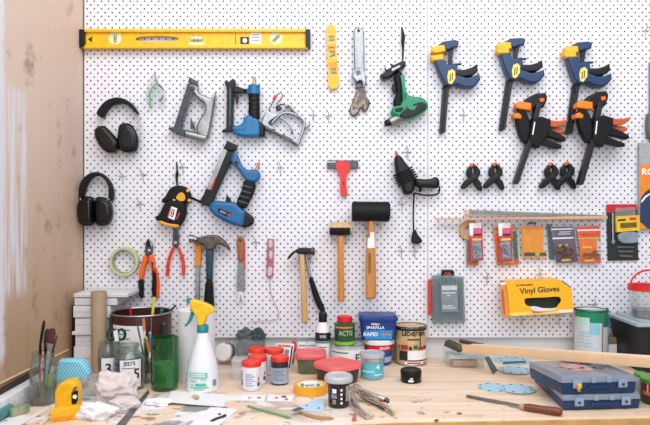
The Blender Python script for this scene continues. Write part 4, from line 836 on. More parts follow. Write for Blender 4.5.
# large brown tin
x, y, dc, kc, r = spot(141.7, 374.5, 58.5); h = hz(311.8, dc)
t = T('paint_tin', 'large dark brown tin with a silver rim and a paper note on its front', 'tin', (x, y, BT), 'tins and pots')
tinb = mat('brown_tin', '#4a2420', .35, .2, var=.15)
b = B(); b.lathe([(r*.985, .001), (r, .006), (r, h-.006), (r*.985, h), (r*.96, h-.002), (r*.96, .006), (0, .006)], (x, y, BT), tinb, 48); b.part('body', t)
b = B(); b.tube([(x+r*math.cos(a), y+r*math.sin(a), BT+h) for a in [2*math.pi*i/48 for i in range(48)]], .003, stl, 8, closed=True); b.part('rim', t, 'silver rim')
b = B(); b.wrap(x, y, r, h-.115, h-.03, -48, 22, paper)
for i in range(5): b.wrap(x, y, r, h-.045-i*.014, h-.041-i*.014, -40, -5-(i % 2)*12, mat('grey_ink', '#8a8d92'), .0012)
b.part('paper_note', t, 'white paper note')
b = B(); b.wrap(x, y, r, .01, h-.006, 33, 34.5, mat('tan_seam', '#9b7a5c', .5)); b.part('seam', t)
b = B(); p = Vector((x+r*math.sin(1.0), y-r*math.cos(1.0), BT+h-.05)); b.box(p, (.014, .014, .03), gun, Matrix.Rotation(1.0, 3, 'Z'), .002); b.box(p+Vector((0, 0, .02)), (.01, .018, .012), stl, Matrix.Rotation(1.0, 3, 'Z'), .002); b.part('latch', t)
tx, ty, tr, th = x, y, r, h
def stick(name, lab, cat, p0, p1, rr, m, tip=None, grp=None, tipm=None, flat=1.):
    b = B(); p0, p1 = Vector(p0), Vector(p1)
    b.tube([p0, p1], rr, m, 10, flat=flat)
    if tip: b.tube([p1, p1+(p1-p0).normalized()*tip[0]], [rr, tip[1]], tipm or m, 10)
    return b.solo(name, lab, cat, p0, grp)
def inpot(x, y, z0, dx, dy, px, py, dep):
    return (x+dx, y+dy, BT+z0), P(px, py, dep)
a_, c_ = inpot(tx, ty, .012, -.01, .02, 129.5, 307.3, .12); stick('marker_pen', 'red pen sticking out of the large brown tin', 'pen', a_, c_, .0035, red)
a_, c_ = inpot(tx, ty, .012, .02, .0, 154.2, 297, .11); stick('folding_rule', 'yellow rule sticking up out of the large brown tin', 'rule', a_, c_, .0045, mat('lime_yellow', '#dfd62e', .5), flat=.4)
a_, c_ = P(142, 341.5, .105), P(176, 305, .105); stick('metal_rod', 'grey metal rod leaning out over the right rim of the brown tin', 'rod', a_, c_, .0035, gun)
a_, c_ = inpot(tx, ty, .012, .03, .06, 162, 309.3, .07); stick('scraper_handle', 'teal handle just showing over the rim of the brown tin', 'handle', a_, c_, .006, mat('teal_plastic', '#1f7f8c', .4))
# jar of brushes at the left
x, y, dc, kc, r = spot(43.7, 407, 26); h = hz(352, dc)
t = T('glass_jar', 'tall clear glass jar of brushes standing by the plywood wall', 'jar', (x, y, BT), 'glass jars')
z1 = hz(364, dc)
b = B(); b.lathe([(r*.9, .001), (r, .006), (r, z1), (r*.86, z1+.012), (r*.8, z1+.016), (r*.8, h), (r*.84, h), (r*.84, h-.004), (r*.76, h-.004), (r*.76, z1+.014), (r*.93, z1-.004), (r*.95, .01), (0, .008)], (x, y, BT), clr, 40); b.part('body', t)
jx, jy = x, y
b = B(); b.lathe([(r*.92, .009), (r*.93, .05), (0, .05)], (x, y, BT), glass('murky_water', '#cdc9bd', .2, .1, '#8f8878'), 32); b.part('contents', t)
def brush(lab, p0, p1, p2, w, hm, bm_, fm, rh=.0032, gp='brushes in the left glass jar', cat='paintbrush'):
    t = T('paintbrush', lab, cat, p0, gp); p0, p1, p2 = Vector(p0), Vector(p1), Vector(p2)
    b = B(); b.tube([p0, p0.lerp(p1, .5), p1], [rh*.7, rh, rh*1.1], hm, 10); b.part('handle', t)
    b = B(); m_ = p1.lerp(p2, .35); b.tube([p1, m_], [rh*1.1, w], fm, 12, flat=.5); b.part('ferrule', t)
    b = B(); b.tube([m_, m_.lerp(p2, .7), p2], [w, w*1.05, w*.6], bm_, 12, flat=.5); b.part('bristles', t)
dj = -jy
brush('black-handled brush, tallest in the left glass jar', (jx-.012, jy+.004, BT+.012), P(40.2, 345, dj), P(44.2, 320.6, dj), .0042, blk, blk, blk)
brush('wide brush with dark red tipped bristles in the left glass jar', (jx+.004, jy-.004, BT+.012), P(48.6, 351, dj+.006), P(52.8, 328.5, dj+.006), .010, mat('silver_handle', '#b9b5b1', .4, .3), mat('dark_red_bristle', '#57151c', .7), stl, .004)
brush('slim grey brush leaning right in the left glass jar', (jx-.002, jy+.012, BT+.012), P(53, 350, dj-.01), P(57.5, 335, dj-.01), .003, gun, mat('grey_bristle', '#5c5a55', .8), gun, .0022)
brush('dark broad brush behind the others in the left glass jar', (jx-.004, jy+.014, BT+.012), P(45.5, 349, dj-.012), P(48, 329, dj-.012), .008, blk, mat('dark_bristle', '#2d2a2a', .8), gun, .004)
a_, c_ = P(37.5, 402, dj+.014), P(43.2, 353.5, dj+.012); stick('pencil', 'orange pencil leaning in the front of the left glass jar', 'pencil', a_, c_, .0026, org, (.006, .0008), None, ltwood)
a_, c_ = P(50.5, 399, dj+.01), P(49, 374, dj+.008); stick('palette_knife', 'lime green plastic blade inside the left glass jar', 'palette knife', a_, c_, .0075, mat('lime_plastic', '#8fb53a', .4), flat=.25)
# white stirrers, offcuts at the near left
b = B(); b.slab(pts('10,427 47.5,406.6 50,408 15,427.5'), .0005, .003, wht); b.solo('paint_stirrer', 'flat white paint stirrer lying before the left glass jar', 'stirrer', G(30, 416))
b = B(); b.slab(pts('38,424 48.5,416.2 50.5,417.4 41,425'), .0005, .003, mat('pale_stick', '#e8d9c6', .6)); b.solo('lolly_stick', 'short pale stick beside the lying yellow tape measure', 'stick', G(45, 420))
x0 = XL+.055
b = B(); p0, p1 = G(-6, 424), G(9, 414); b.tube([p0+Vector((0, 0, .014)), p1+Vector((0, 0, .014))], [.013, .013], mat('dull_teal', '#4e8a90', .5, var=.15), 16); b.solo('teal_tube', 'dull teal tube lying at the left edge of the bench', 'tube', p0)
b = B(); c = G(17.5, 410, .01); b.box(c, (.03, .05, .019), mat('olive_block', '#a9a878', .6, var=.25, hex2='#6f8a78'), Matrix.Rotation(-.5, 3, 'Z'), .003); b.solo('sanding_block', 'olive paint-stained block on the bench left of the glass jar', 'block', (c.x, c.y, BT))
# clear box and striped cloth
def clearbox(name, lab, x0, x1, pyb, pyt, depth, m=clear, lid=True, grp='clear plastic boxes'):
    df = bd(pyb); a, c = P(x0, pyb, df), P(x1, pyb, df); h = hz(pyt, df)
    t = T(name, lab, 'box', ((a.x+c.x)/2, -df, BT), grp)
    i = .003; lo = [(a.x+i, -df+i), (c.x-i, -df+i), (c.x-i, -df+depth-i), (a.x+i, -df+depth-i)]; hi = [(a.x, -df), (c.x, -df), (c.x, -df+depth), (a.x, -df+depth)]
    b = B(); V, f = b.add([(u, v, BT+.001) for u, v in lo]+[(u, v, BT+h) for u, v in hi], [(3, 2, 1, 0)]+[(j, (j+1) % 4, 4+(j+1) % 4, 4+j) for j in range(4)], m); b.part('tub', t)
    if lid:
        b = B(); b.box2((a.x-.002, -df-.002, BT+h), (c.x+.002, -df+depth+.002, BT+h+.006), m, .001); b.part('lid', t)
    return t, a, c, df, h
clearbox('plastic_box', 'small clear plastic box between the yellow tape measure and white rag', 80, 100, 396, 381, .06)
q = lambda s: C(s, 50, 350, 5.67)
stripe = bpy.data.materials.new('striped_cloth'); stripe.use_nodes = True; nt = stripe.node_tree; wv = nt.nodes.new('ShaderNodeTexWave'); tc = nt.nodes.new('ShaderNodeTexCoord'); mp = nt.nodes.new('ShaderNodeMapping'); mp.inputs['Rotation'].default_value = (0, math.radians(-35), 0); nt.links.new(tc.outputs['Object'], mp.inputs[0]); nt.links.new(mp.outputs[0], wv.inputs[0]); wv.inputs['Scale'].default_value = 44; wv.inputs['Distortion'].default_value = .6
rp = nt.nodes.new('ShaderNodeValToRGB'); rp.color_ramp.elements[0].position = .4; rp.color_ramp.elements[1].position = .6; rp.color_ramp.elements[0].color = lin('#4fbcd8'); rp.color_ramp.elements[1].color = lin('#aee0ee'); nt.links.new(wv.outputs[0], rp.inputs[0]); nt.links.new(rp.outputs[0], nt.nodes['Principled BSDF'].inputs['Base Color']); nt.nodes['Principled BSDF'].inputs['Roughness'].default_value = .9
df = .39; b = B(); b.prism(q('62,56 120,52 186,56 216,92 232,130 218,170 168,166 110,174 52,186 44,120'), df-.034, df, stripe, .007, sm=0, seg=3)
for v in b.bm.verts:
    n_ = noise.noise(v.co*22)*.006; v.co.y += n_; v.co.z += noise.noise(v.co*15+Vector((5, 1, 2)))*.004
zlo = min(v.co.z for v in b.bm.verts)
cl = b.solo('dishcloth', 'folded blue and white striped cloth behind the yellow tape measure', 'cloth', P(74, 382, df))
b = B(); b.box2((P(60, 380, df-.04).x, -df+.004, BT+.001), (P(88, 380, df-.04).x, -df+.045, zlo-.001), clear, .002); b.solo('plastic_box', 'clear plastic box under the blue striped cloth', 'box', P(74, 385, df-.02), 'clear plastic boxes')
# yellow tape measures
def tape_upright():
    dep = .635; q = lambda s: C(s, 0, 360, 6.53)
    t = T('tape_measure', 'yellow tape measure standing upright on another in front of the glass jar', 'tape measure', P(70, 407, dep), 'yellow tape measures')
    o_ = q('372,200 382,175 404,142 442,126 486,126 508,146 520,184 520,260 514,322 372,322')
    b = B(); b.prism(o_, dep-.04, dep, yp, .007, sm=1, seg=3); b.part('case', t)
    b = B(); b.prism(q('466,216 486,203 510,197 508,264 496,286 468,290'), dep, dep+.001, blk, 0); b.prism(circ(*q('488,240')[0], 2.2), dep+.001, dep+.0013, wht, 0); b.prism(q('470,207 482,180 504,168 503,186 482,205'), dep, dep+.001, mat('dark_olive_print', '#6d6a14', .5), 0); b.part('label', t, 'black label with a white disc')
    return t
tape_upright()
t = T('tape_measure', 'yellow tape measure lying flat under the upright one', 'tape measure', G(64, 421), 'yellow tape measures')
a, c, d_, e = G(50.5, 420.8), G(75.5, 416.8), G(95, 407), G(66, 408.5)
tp = [G(50, 409.2, .033), G(76, 406.2, .033), G(92, 402.5, .033), G(62, 403.5, .033)]; fl = [Vector((v.x, v.y, BT+.0005)) for v in tp]; a, c = fl[0], fl[1]
b = B(); b.hull(fl, tp, yp, .004); b.part('case', t)
b = B(); n_ = (c-a).normalized(); b.hull([a.lerp(c, .1)+Vector((0, -.0015, .006)), a.lerp(c, .9)+Vector((0, -.0015, .006)), a.lerp(c, .9)+Vector((0, .002, .006)), a.lerp(c, .1)+Vector((0, .002, .006))], [a.lerp(c, .1)+Vector((0, -.0015, .012)), a.lerp(c, .9)+Vector((0, -.0015, .012)), a.lerp(c, .9)+Vector((0, .002, .012)), a.lerp(c, .1)+Vector((0, .002, .012))], MATS['amber_plastic'], .0004); b.part('base_strip', t)
# rags
rag = mat('pinkish_rag', '#ddd0cc', .95, var=.05); rag2 = mat('white_tissue', '#e9e9ec', .95, var=.02)
p = G(113, 402); b = B(); b.crumple((p.x, p.y+.02, BT+.001), (.06, .045, .052), rag, 3, .34, 1.6); b.solo('cotton_rag', 'crumpled pinkish white cotton rag in front of the dark labelled jar', 'rag', (p.x, p.y, BT))
p = G(123, 409); b = B(); b.crumple((p.x, p.y+.012, BT+.001), (.042, .028, .018), rag, 12, .28, 1.4); b.solo('cotton_rag', 'low pinkish rag scrap lying between the white tissue and steel rule', 'rag', (p.x, p.y, BT))
p = G(93, 420); b = B(); b.crumple((p.x, p.y+.02, BT+.001), (.052, .034, .026), rag2, 7, .34, 1.5); b.solo('paper_tissue', 'crumpled bright white tissue beside the lying yellow tape measure', 'tissue', (p.x, p.y, BT))
p = G(158, 406); b = B(); b.crumple((p.x, p.y+.01, BT+.001), (.04, .018, .012), rag2, 21, .3, 1.6); b.solo('paper_tissue', 'small flattened white tissue below the green glass', 'tissue', (p.x, p.y, BT))
# dark jar with label
x, y, dc, kc, r = spot(128.8, 392.5, 30); h = hz(343.5, dc); z1 = hz(355, dc)
t = T('glass_jar', 'shouldered glass jar of dark liquid with a white printed label', 'jar', (x, y, BT), 'glass jars')
b = B(); b.lathe([(r*.94, .001), (r, .006), (r, z1-.012), (r*.92, z1), (r*.66, z1+.012), (r*.64, h-.016), (r*.66, h), (r*.58, h), (r*.58, z1+.012), (r*.9, z1-.004), (r*.94, .008), (0, .006)], (x, y, BT), clr, 40); b.part('body', t)
b = B(); b.tube([(x+r*.67*math.cos(a), y+r*.67*math.sin(a), BT+h-.006) for a in [2*math.pi*i/32 for i in range(32)]], .0022, clr, 8, closed=True); b.part('thread', t)
b = B(); b.lathe([(r*.92, .008), (r*.92, z1-.016), (r*.84, z1-.004), (0, z1-.004)], (x, y, BT), mat('dark_slate_liquid', '#3a444a', .3, var=.1), 32); b.part('contents', t)
b = B(); b.wrap(x, y, r, z1-.052, z1-.006, -16, 66, paper); b.ctext("JED'S", x, y, r+.0007, z1-.016, .011, ink, 20); b.wrap(x, y, r, z1-.03, z1-.028, -8, 40, ink, .001); b.wrap(x, y, r, .012, z1-.052, -16, 66, paper)
b.ctext('5', x, y, r+.0007, z1-.048, .03, mat('maroon_print', '#5e1c22', .6), 46); b.part('label', t, 'white printed label')
# jar behind with scissors
x, y, dc, kc, r = spot(108.5, 385.5, 21); h = hz(341, dc)
t = T('glass_jar', 'squat glass jar holding scissors behind the dark labelled jar', 'jar', (x, y, BT), 'glass jars')
b = B(); b.lathe([(r*.92, .001), (r, .006), (r, h-.02), (r*.85, h-.008), (r*.85, h), (r*.79, h), (r*.79, h-.01), (r*.94, h-.022), (r*.95, .008), (0, .006)], (x, y, BT), clr, 36); b.part('body', t)
b = B(); b.lathe([(r*.93, .008), (r*.93, h-.05), (0, h-.05)], (x, y, BT), mat('grey_sludge', '#5d6a6c', .5, var=.2), 28); b.part('contents', t)
b = B(); b.wrap(x, y, r, .012, h-.045, -20, 60, paper); b.ctext('3', x, y, r+.0007, (h-.03)/2, .03, ink, 18); b.part('label', t, 'white label with a black numeral')
sx, sy, sd = x, y, -y
t = T('scissors', 'teal-handled scissors standing handles up in the squat glass jar', 'scissors', (x, y, BT))
tl = mat('teal_black_handle', '#12695f', .4)
for (px, py), lab, tilt in (((111.6, 334.3), 'left teal loop', 1), ((121.3, 334.6), 'right teal loop', -1)):
    b = B(); o_ = circ(px, py, 4.9, 24, 6.2); b.prism(o_, sd-.008, sd+.004, blk, .003, [circ(px, py, 2.9, 24, 4.2)]); b.prism(circ(px, py, 3.5, 24, 4.9), sd-.006, sd+.005, tl, .001, [circ(px, py, 2.7, 24, 4)]); b.part('handle', t)
b = B(); b.prism(pts('113,340 117,338 119,346 115,370 112,370'), sd-.003, sd, stl, .001); b.part('blade', t); b = B(); b.prism(pts('121,339 117,338 115,346 117,372 119,372'), sd-.006, sd-.0035, stl, .001); b.part('blade', t)
b = B(); b.prism(pts('113.5,331 117.5,330 119,341 115,342'), sd+.006, sd+.008, wht, .0006); b.part('tag', t, 'white tag')
# pencil jar
x, y, dc, kc, r = spot(144.5, 384.5, 18); h = hz(356, dc)
t = T('glass_jar', 'narrow glass jar of pencils and brushes left of the green glass', 'jar', (x, y, BT), 'glass jars')
b = B(); b.lathe([(r*.94, .001), (r, .005), (r, h), (r*.94, h), (r*.94, .006), (0, .005)], (x, y, BT), clr, 32); b.part('body', t)
dj = -y; g5 = 'brushes in the narrow glass jar'
brush('thin dark paintbrush leaning left in the narrow glass jar', (x+.008, y, BT+.01), P(141.5, 345, dj), P(137.5, 325, dj), .0028, dkwood, mat('grey_bristle', '#5c5a55'), stl, .0022, g5)
brush('white-tipped paintbrush standing tallest in the narrow glass jar', (x, y-.006, BT+.01), P(144.5, 338, dj+.006), P(143.5, 318, dj+.006), .0045, grn, mat('orange_bristle', '#c97a4e', .8), mat('white_ferrule', '#d9d7d8', .4), .0022, g5)
brush('purple-handled paintbrush in the front of the narrow glass jar', (x+.004, y-.012, BT+.01), P(148.5, 366, dj+.012), P(150.5, 352, dj+.012), .0035, mat('mauve', '#6a5370', .5), wht, stl, .003, g5)
stick('pencil', 'orange pencil leaning in the narrow glass jar', 'pencil', P(151.2, 362, dj), P(146.3, 338.5, dj), .0042, org, (.008, .001), None, ltwood)
stick('pencil', 'blue pencil at the right of the narrow glass jar', 'pencil', P(151, 368, dj-.006), P(150, 333.5, dj-.006), .0038, mat('pencil_blue', '#2d86b8', .4), (.006, .001), None, ltwood)
# green glass
x, y, dc, kc, r = spot(164.8, 392.8, 27); h = hz(337, dc); zw = hz(363, dc)
t = T('drinking_glass', 'green ribbed glass tumbler of green paint water', 'glass', (x, y, BT))
gl_ = glass('green_glass', '#a3d8b1', .1, .05, '#2f8a4c', .35)
V = []
b = B(); b.lathe([(r*.9, .001), (r*.97, .008), (r, .03), (r, h), (r*.94, h), (r*.94, .03), (r*.88, .01), (0, .01)], (x, y, BT), gl_, 48)
for v in b.bm.verts:
    if v.co.z > BT+.03 and v.co.z < BT+h+.01:
        a = math.atan2(v.co.y-y, v.co.x-x); 
        v.co.x += math.cos(a)*.0008*math.cos(a*16); v.co.y += math.sin(a)*.0008*math.cos(a*16)
b.part('body', t)
b = B(); b.lathe([(r*.86, .011), (r*.93, .03), (r*.93, zw), (0, zw)], (x, y, BT), mat('green_paint_water', '#6fc77c', .4, var=.04), 40); b.part('paint_water', t)
# paper roll
x, y, dc, kc, r = spot(196.5, 384, 36); h = hz(309.5, dc)
t = T('paper_roll', 'white paper towel roll standing behind the spray bottle', 'paper roll', (x, y, BT))
b = B(); b.lathe([(r, .001), (r, h), (.022, h), (.022, h-.02), (0, h-.02)], (x, y, BT), mat('paper_towel', '#e9e7e9', .9, var=.02, scale=90, bump=.1), 48); b.part('sheets', t)
b = B(); b.lathe([(.0215, h-.019), (.0215, h+.001), (.019, h+.001), (.019, h-.018)], (x, y, BT), MATS['cardboard'], 32); b.part('core', t)
# spray bottle
x, y, dc, kc, r = spot(202.8, 393.8, 36); 
q = lambda s: C(s, 170, 290, 3.86)
t = T('spray_bottle', 'white spray bottle with a yellow head and teal trigger', 'spray bottle', (x, y, BT))
bot = mat('milky_plastic', '#e4e6ea', .4, var=.01); prof = []
for yy, xa, xb in ((398, 64, 184), (392, 60, 188), (350, 62, 188), (300, 68, 184), (270, 74, 179), (240, 82, 170), (210, 92, 160), (185, 100, 152), (165, 105, 147), (158, 108, 144)):
    prof.append(((xb-xa)/3.86/2*kc, max(hz(290+yy/3.86, dc)-(0 if yy < 390 else .003), .001)))
cxs = x
b = B(); b.lathe([(prof[0][0]*.9, .001)]+prof[1:], (x, y, BT), bot, 48); b.part('bottle', t)
teal = mat('spray_teal', '#0d8a90', .4); sy_ = mat('spray_yellow', '#f7c41e', .42)
zc0, zc1 = hz(331.5, dc), hz(325.5, dc); b = B(); b.lathe([(.0145, zc0-.003), (.0165, zc0-.001), (.0165, zc1), (.015, zc1+.002)], (x, y, BT), teal, 28)
b.part('collar', t, 'teal collar')
dS = -y; xs_ = x/kc+325; off = xs_-202.8
b = B(); b.prism(q('76,38 96,36 135,48 166,64 175,82 150,94 140,108 134,136 108,136 106,115 100,92 82,76'), dS-.014, dS+.014, sy_, .005, sm=1, seg=3); b.part('spray_head', t, 'yellow head')
b = B(); b.prism(q('62,36 72,30 84,34 80,54 66,50'), dS-.009, dS+.009, teal, .003, sm=0); b.part('nozzle', t, 'teal nozzle')
b = B(); b.prism(q('84,66 96,74 92,100 80,126 62,142 54,140 70,120 78,96'), dS-.006, dS+.006, teal, .003, sm=1); b.part('trigger', t, 'teal trigger')
tg = mat('mint_print', '#43c3a0', .5); rb = prof[1][0]
def zz(c): return hz(290+c/3.86, dc+rb)
b = B(); b.wrap(x, y, rb*.965, zz(340), zz(322), -38, 26, tg, .0025, rb*.945); b.wrap(x, y, rb*.96, zz(337), zz(325), -33, 20, bot, .0032, rb*.945); [b.wrap(x, y, rb*.955, zz(333), zz(329), a_-3, a_+3, tg, .0036, n=2) for a_ in range(-26, 18, 8)]
for c_ in (332, 356, 380): b.wrap(x, y, rb, zz(c_+4), zz(c_-4), -62, -54, tg, .001, n=4)
for c0, c1, a0, a1 in ((352, 356, -36, -10), (362, 372, -14, 22), (376, 380, -34, 30), (384, 387, -20, 16), (366, 369, -34, -18), (346, 349, 4, 24)): b.wrap(x, y, rb, zz(c1), zz(c0), a0, a1, tg, .0014, n=6)
b.wrap(x, y, rb, zz(376), zz(352), 46, 62, mat('barcode_grey', '#8d9399', .6), .001, n=6); b.part('printing', t)
# lying white bottle
t = T('squeeze_bottle', 'white bottle lying on its side with its round base facing out', 'bottle', P(224, 362, .08))
p0, p1 = P(222.8, 352.4, .11), P(230, 349.5, .03); ax = (p1-p0).normalized(); b = B(); L_ = (p1-p0).length
b.lathe([(.026, 0), (.0295, .004), (.0295, .022), (.0285, .024)], p0, wht, 36, ax); b.part('cap', t)
b = B(); b.lathe([(.028, .0242), (.028, L_*.8), (.01, L_)], p0, mat('grey_bottle', '#c5c7ca', .4), 32, ax); b.lathe([(.0284, .03), (.0284, .05)], p0, mat('dark_wrap', '#4b4f55', .5), 32, ax, False, False); b.part('body', t)
b = B(); b.box(p0+Vector((.012, .012, .0306)), (.012, .02, .001), mat('pink_print', '#e05a7c'), Matrix.Rotation(.5, 3, 'Y')); b.part('sticker', t, 'pink sticker')
# clear tub with dark cloths
t, a, c, df, h = clearbox('plastic_tub', 'clear plastic tub stuffed with dark grey cloths at the back', 234, 264.5, 368, 339.5, .085, lid=False)
gc = mat('grey_cloth', '#5d6667', .95, var=.15); tx_ = mat('teal_cloth', '#3c4f54', .95, var=.15)
b = B(); b.hull([(a.x+.006, -df+.006, BT+.003), (c.x-.006, -df+.006, BT+.003), (c.x-.006, -df+.078, BT+.003), (a.x+.006, -df+.078, BT+.003)], [(a.x+.005, -df+.005, BT+h-.016), (c.x-.005, -df+.005, BT+h-.012), (c.x-.005, -df+.079, BT+h-.01), (a.x+.005, -df+.079, BT+h-.01)], gc, .006); 
b.solo('cloth_bundle', 'folded grey cloth filling the clear tub at the back', 'cloth', ((a.x+c.x)/2, -df+.04, BT))
b = B(); b.crumple((a.x+.03, -df+.045, BT+h-.012), (.027, .025, .028), gc, 4, .3); b.solo('cloth_bundle', 'grey cloth bulging out of the left of the clear tub', 'cloth', (a.x+.03, -df+.04, BT+h))
b = B(); b.crumple((c.x-.024, -df+.045, BT+h-.012), (.025, .022, .028), tx_, 9, .3); b.solo('cloth_bundle', 'dark teal cloth bulging out of the right of the clear tub', 'cloth', (c.x-.024, -df+.04, BT+h))
clearbox('plastic_box', 'small clear plastic box behind the front red-lidded jar', 232, 262, 380.5, 363, .07, glass('milky_clear', '#f4f7f8', .4, .1, '#eef1f4', .4))
# ------------------------------------------------------------------ on the bench: middle
lid_red = mat('lid_red', '#ea2d14', .38); jarb = mat('jar_white', '#e6e6ea', .4, var=.02)
blp = mat('label_blue', '#3a5aa8', .5); silv = mat('label_silver', '#aab6c6', .45)
def redjar(lab, cx, pyb, w, dark=False, front=False):
    x, y, dc, kc, r = spot(cx, pyb, w*.93); h = .0835
    t = T('lidded_jar', lab, 'jar', (x, y, BT), 'red-lidded jars')
    b = B(); b.lathe([(r*.9, .001), (r*.97, .004), (r, .01), (r, h-.018), (r*.98, h-.013), (r*.9, h-.011)], (x, y, BT), mat('jar_dark', '#2c3036', .35) if dark else jarb, 32); b.part('body', t)
    b = B(); R = r*1.08; b.lathe([(R*.95, h-.0145), (R, h-.0135), (R, h-.004), (R*.95, h-.001), (R*.86, h-.0005), (R*.84, h-.002), (0, h-.002)], (x, y, BT), lid_red, 36); b.part('lid', t, 'red screw lid')
    b = B()
    if dark:
        b.wrap(x, y, r, .006, h-.032, -88, 88, silv); 
        for i in range(7): b.wrap(x, y, r, .014+i*.005, .016+i*.005, -34, 34-(i % 3)*8, mat('slate_print', '#6d7a90', .6), .0011)
        b.wrap(x, y, r, .006, h-.032, -84, -62, mat('white_label', '#e8e9ee', .5), .0011)
    else:
        b.wrap(x, y, r, .01, h-.024, -88, 88, mat('white_label', '#e8e9ee', .5))
        b.wrap(x, y, r, .016, .034, -80, -56, blp, .0011); b.wrap(x, y, r, .038, .056, -80, -58, red, .0011)
        for i in range(6): b.wrap(x, y, r, .016+i*.0062, .0195+i*.0062, -30, 26-(i % 2)*14, mat('pale_blue_print', '#a7b2d2', .6), .0011)
        b.wrap(x, y, r, .014, .026, 44, 66, blp, .0011); b.wrap(x, y, r, .03, .04, 48, 60, red, .0011)
    b.part('label', t); return t
redjar('white jar with a red lid, nearest of the red-lidded cluster', 251.3, 392, 20, front=True)
redjar('white jar with a red lid just behind the nearest one', 257.5, 385.8, 19.3)
redjar('white jar with a red lid at the back left of the cluster', 257.2, 376, 18.6)
redjar('white jar with a red lid at the back right of the cluster', 274.5, 376.8, 18.4)
redjar('dark jar with a red lid and silver label, right of the cluster', 279.8, 386, 18.6, dark=True)
# leaning booklet and red scraper
t = T('booklet', 'white booklet leaning up behind the red-lidded jars', 'booklet', P(288, 372, .13))
b = B(); A, E1, F_, H_ = P(275, 366, .1), P(291, 369, .15), P(294.5, 344, .09), P(277, 343.5, .06)
nrm = (E1-A).cross(H_-A).normalized()*.004; b.hull([A, E1, F_, H_], [A+nrm, E1+nrm, F_+nrm, H_+nrm], paper, .0005); b.part('cover', t)
b = B(); nn = nrm if nrm.y < 0 else -nrm; o0 = (Vector((0, 0, 0)) if nrm.y > 0 else nrm)
def quad(u0, u1, v0, v1, m, e=.0004):
    f = lambda u, v: (A.lerp(E1, u)).lerp(H_.lerp(F_, u), v)+o0+nn.normalized()*e
    b.add([f(u0, v0), f(u1, v0), f(u1, v1), f(u0, v1)], [(0, 1, 2, 3)], m)
quad(.1, .85, .86, .94, mat('orange_print', '#e07a3c', .6)); quad(.1, .5, .62, .78, lime); quad(.55, .8, .55, .75, mat('grey_ink', '#8a8d92')); quad(.9, .99, .02, .9, ink); b.part('printing', t)
t = T('plastic_scraper', 'red plastic scraper standing up behind the booklet', 'scraper', P(294, 350, .09))
b = B(); b.prism(pts('292,341 294,339.5 297,344.5 296.6,350.5 294,354 292,352'), .07, .078, mat('rose_red', '#d9374a', .4), .002, sm=1); b.part('blade', t); b = B(); b.prism(pts('291.6,351 295,351 294,364 291,364'), .068, .08, MATS['rose_red'], .003); b.part('handle', t)
# white boxes at the wall
for x0, x1, lab in ((297.5, 306.5, 'small white box against the wall behind the left pink-lidded tub'), (307.3, 316, 'small white box against the wall left of the glue bottle')):
    a, c = P(x0, 343.5, .04), P(x1, 343.5, .04); b = B(); b.box2((a.x, -.04, BT+.001), (c.x, -.005, a.z), paper, .001); b.box2((a.x+.003, -.0405, a.z-.009), (c.x-.003, -.039, a.z-.005), mat('grey_ink', '#8a8d92'), 0); b.solo('white_box', lab, 'box', ((a.x+c.x)/2, -.04, BT), 'white boxes at the wall')
# square tubs with pink-red lids
def sqtub(lab, cx, pyb, w, pyt, rot, bm_, pts_extra=None):
    x, y, dc, kc, r = spot(cx, pyb, w); h = hz(pyt, dc); r *= .98
    t = T('lidded_tub', lab, 'tub', (x, y, BT), 'square tubs with pink lids')
    def sq(R, z, rr=.25): 
        out = []
        for i in range(32):
            a = 2*math.pi*i/32; ca, sa = math.cos(a), math.sin(a); n_ = 4.5
            d = R/((abs(ca)**n_+abs(sa)**n_)**(1/n_)); p = Vector((d*ca, d*sa, 0)); p.rotate(Matrix.Rotation(rot, 3, 'Z')); out.append((x+p.x, y+p.y, BT+z))
        return out
    def loft(b, rings, m): 
        vs = [p for r_ in rings for p in r_]; n = 32
        b.add(vs, [(i*n+j, i*n+(j+1) % n, (i+1)*n+(j+1) % n, (i+1)*n+j) for i in range(len(rings)-1) for j in range(n)]+[tuple(range(n))[::-1], tuple(range((len(rings)-1)*n, len(rings)*n))], m)
    b = B(); loft(b, [sq(r*.8, .001), sq(r*.84, .004), sq(r*.92, h-.012)], bm_); b.part('tub', t)
    b = B(); loft(b, [sq(r*.97, h-.016), sq(r, h-.014), sq(r, h-.004), sq(r*.96, h), sq(r*.88, h), sq(r*.86, h-.003)], mat('coral_lid', '#ee6a6e', .42, var=.04)); b.part('lid', t, 'pinkish red lid')
    return t, x, y, h, r
t, x, y, h, r = sqtub('glass tub with a pinkish red lid beside the glue bottle', 311, 375.5, 31.5, 351.5, 0, mat('olive_jam', '#6b6a44', .25, var=.35, scale=22, hex2='#3f5a48', coat=.5))
b = B(); b.slab(pts('351,420.5 353,416.5 354.6,412.5 356,413.2 356,417 357.4,420.6 354,421.6'), .0002, .0006, mat('raspberry_paint', '#c46a78', .5), 0, sm=1); b.solo('paint_splash', 'small raspberry red paint splash on the bench below the chrome pliers', 'paint splash', G(354, 418))
t, x, y, h, r = sqtub('larger tub with a pinkish red lid in front of the white can', 337.4, 387, 40.5, 362, .72, mat('tan_dark_tub', '#2d2a28', .4, var=.1))
b = B(); 
def facet(u0, u1, z0, z1, m, e=.001):
    R = r*.9; f = lambda u, z: Vector((0, -R-e, 0)).lerp(Vector((R+e, 0, 0)), u)+Vector((x, y, BT+z))
    b.add([f(u0, z0), f(u1, z0), f(u1, z1), f(u0, z1)], [(0, 1, 2, 3)], m)
b = B(); R = r*1.16
p0, p1 = Vector((x+R*.08, y-R*.9, 0)), Vector((x+R*.9, y-R*.08, 0)); d_ = Vector((.0008, -.0008, 0))
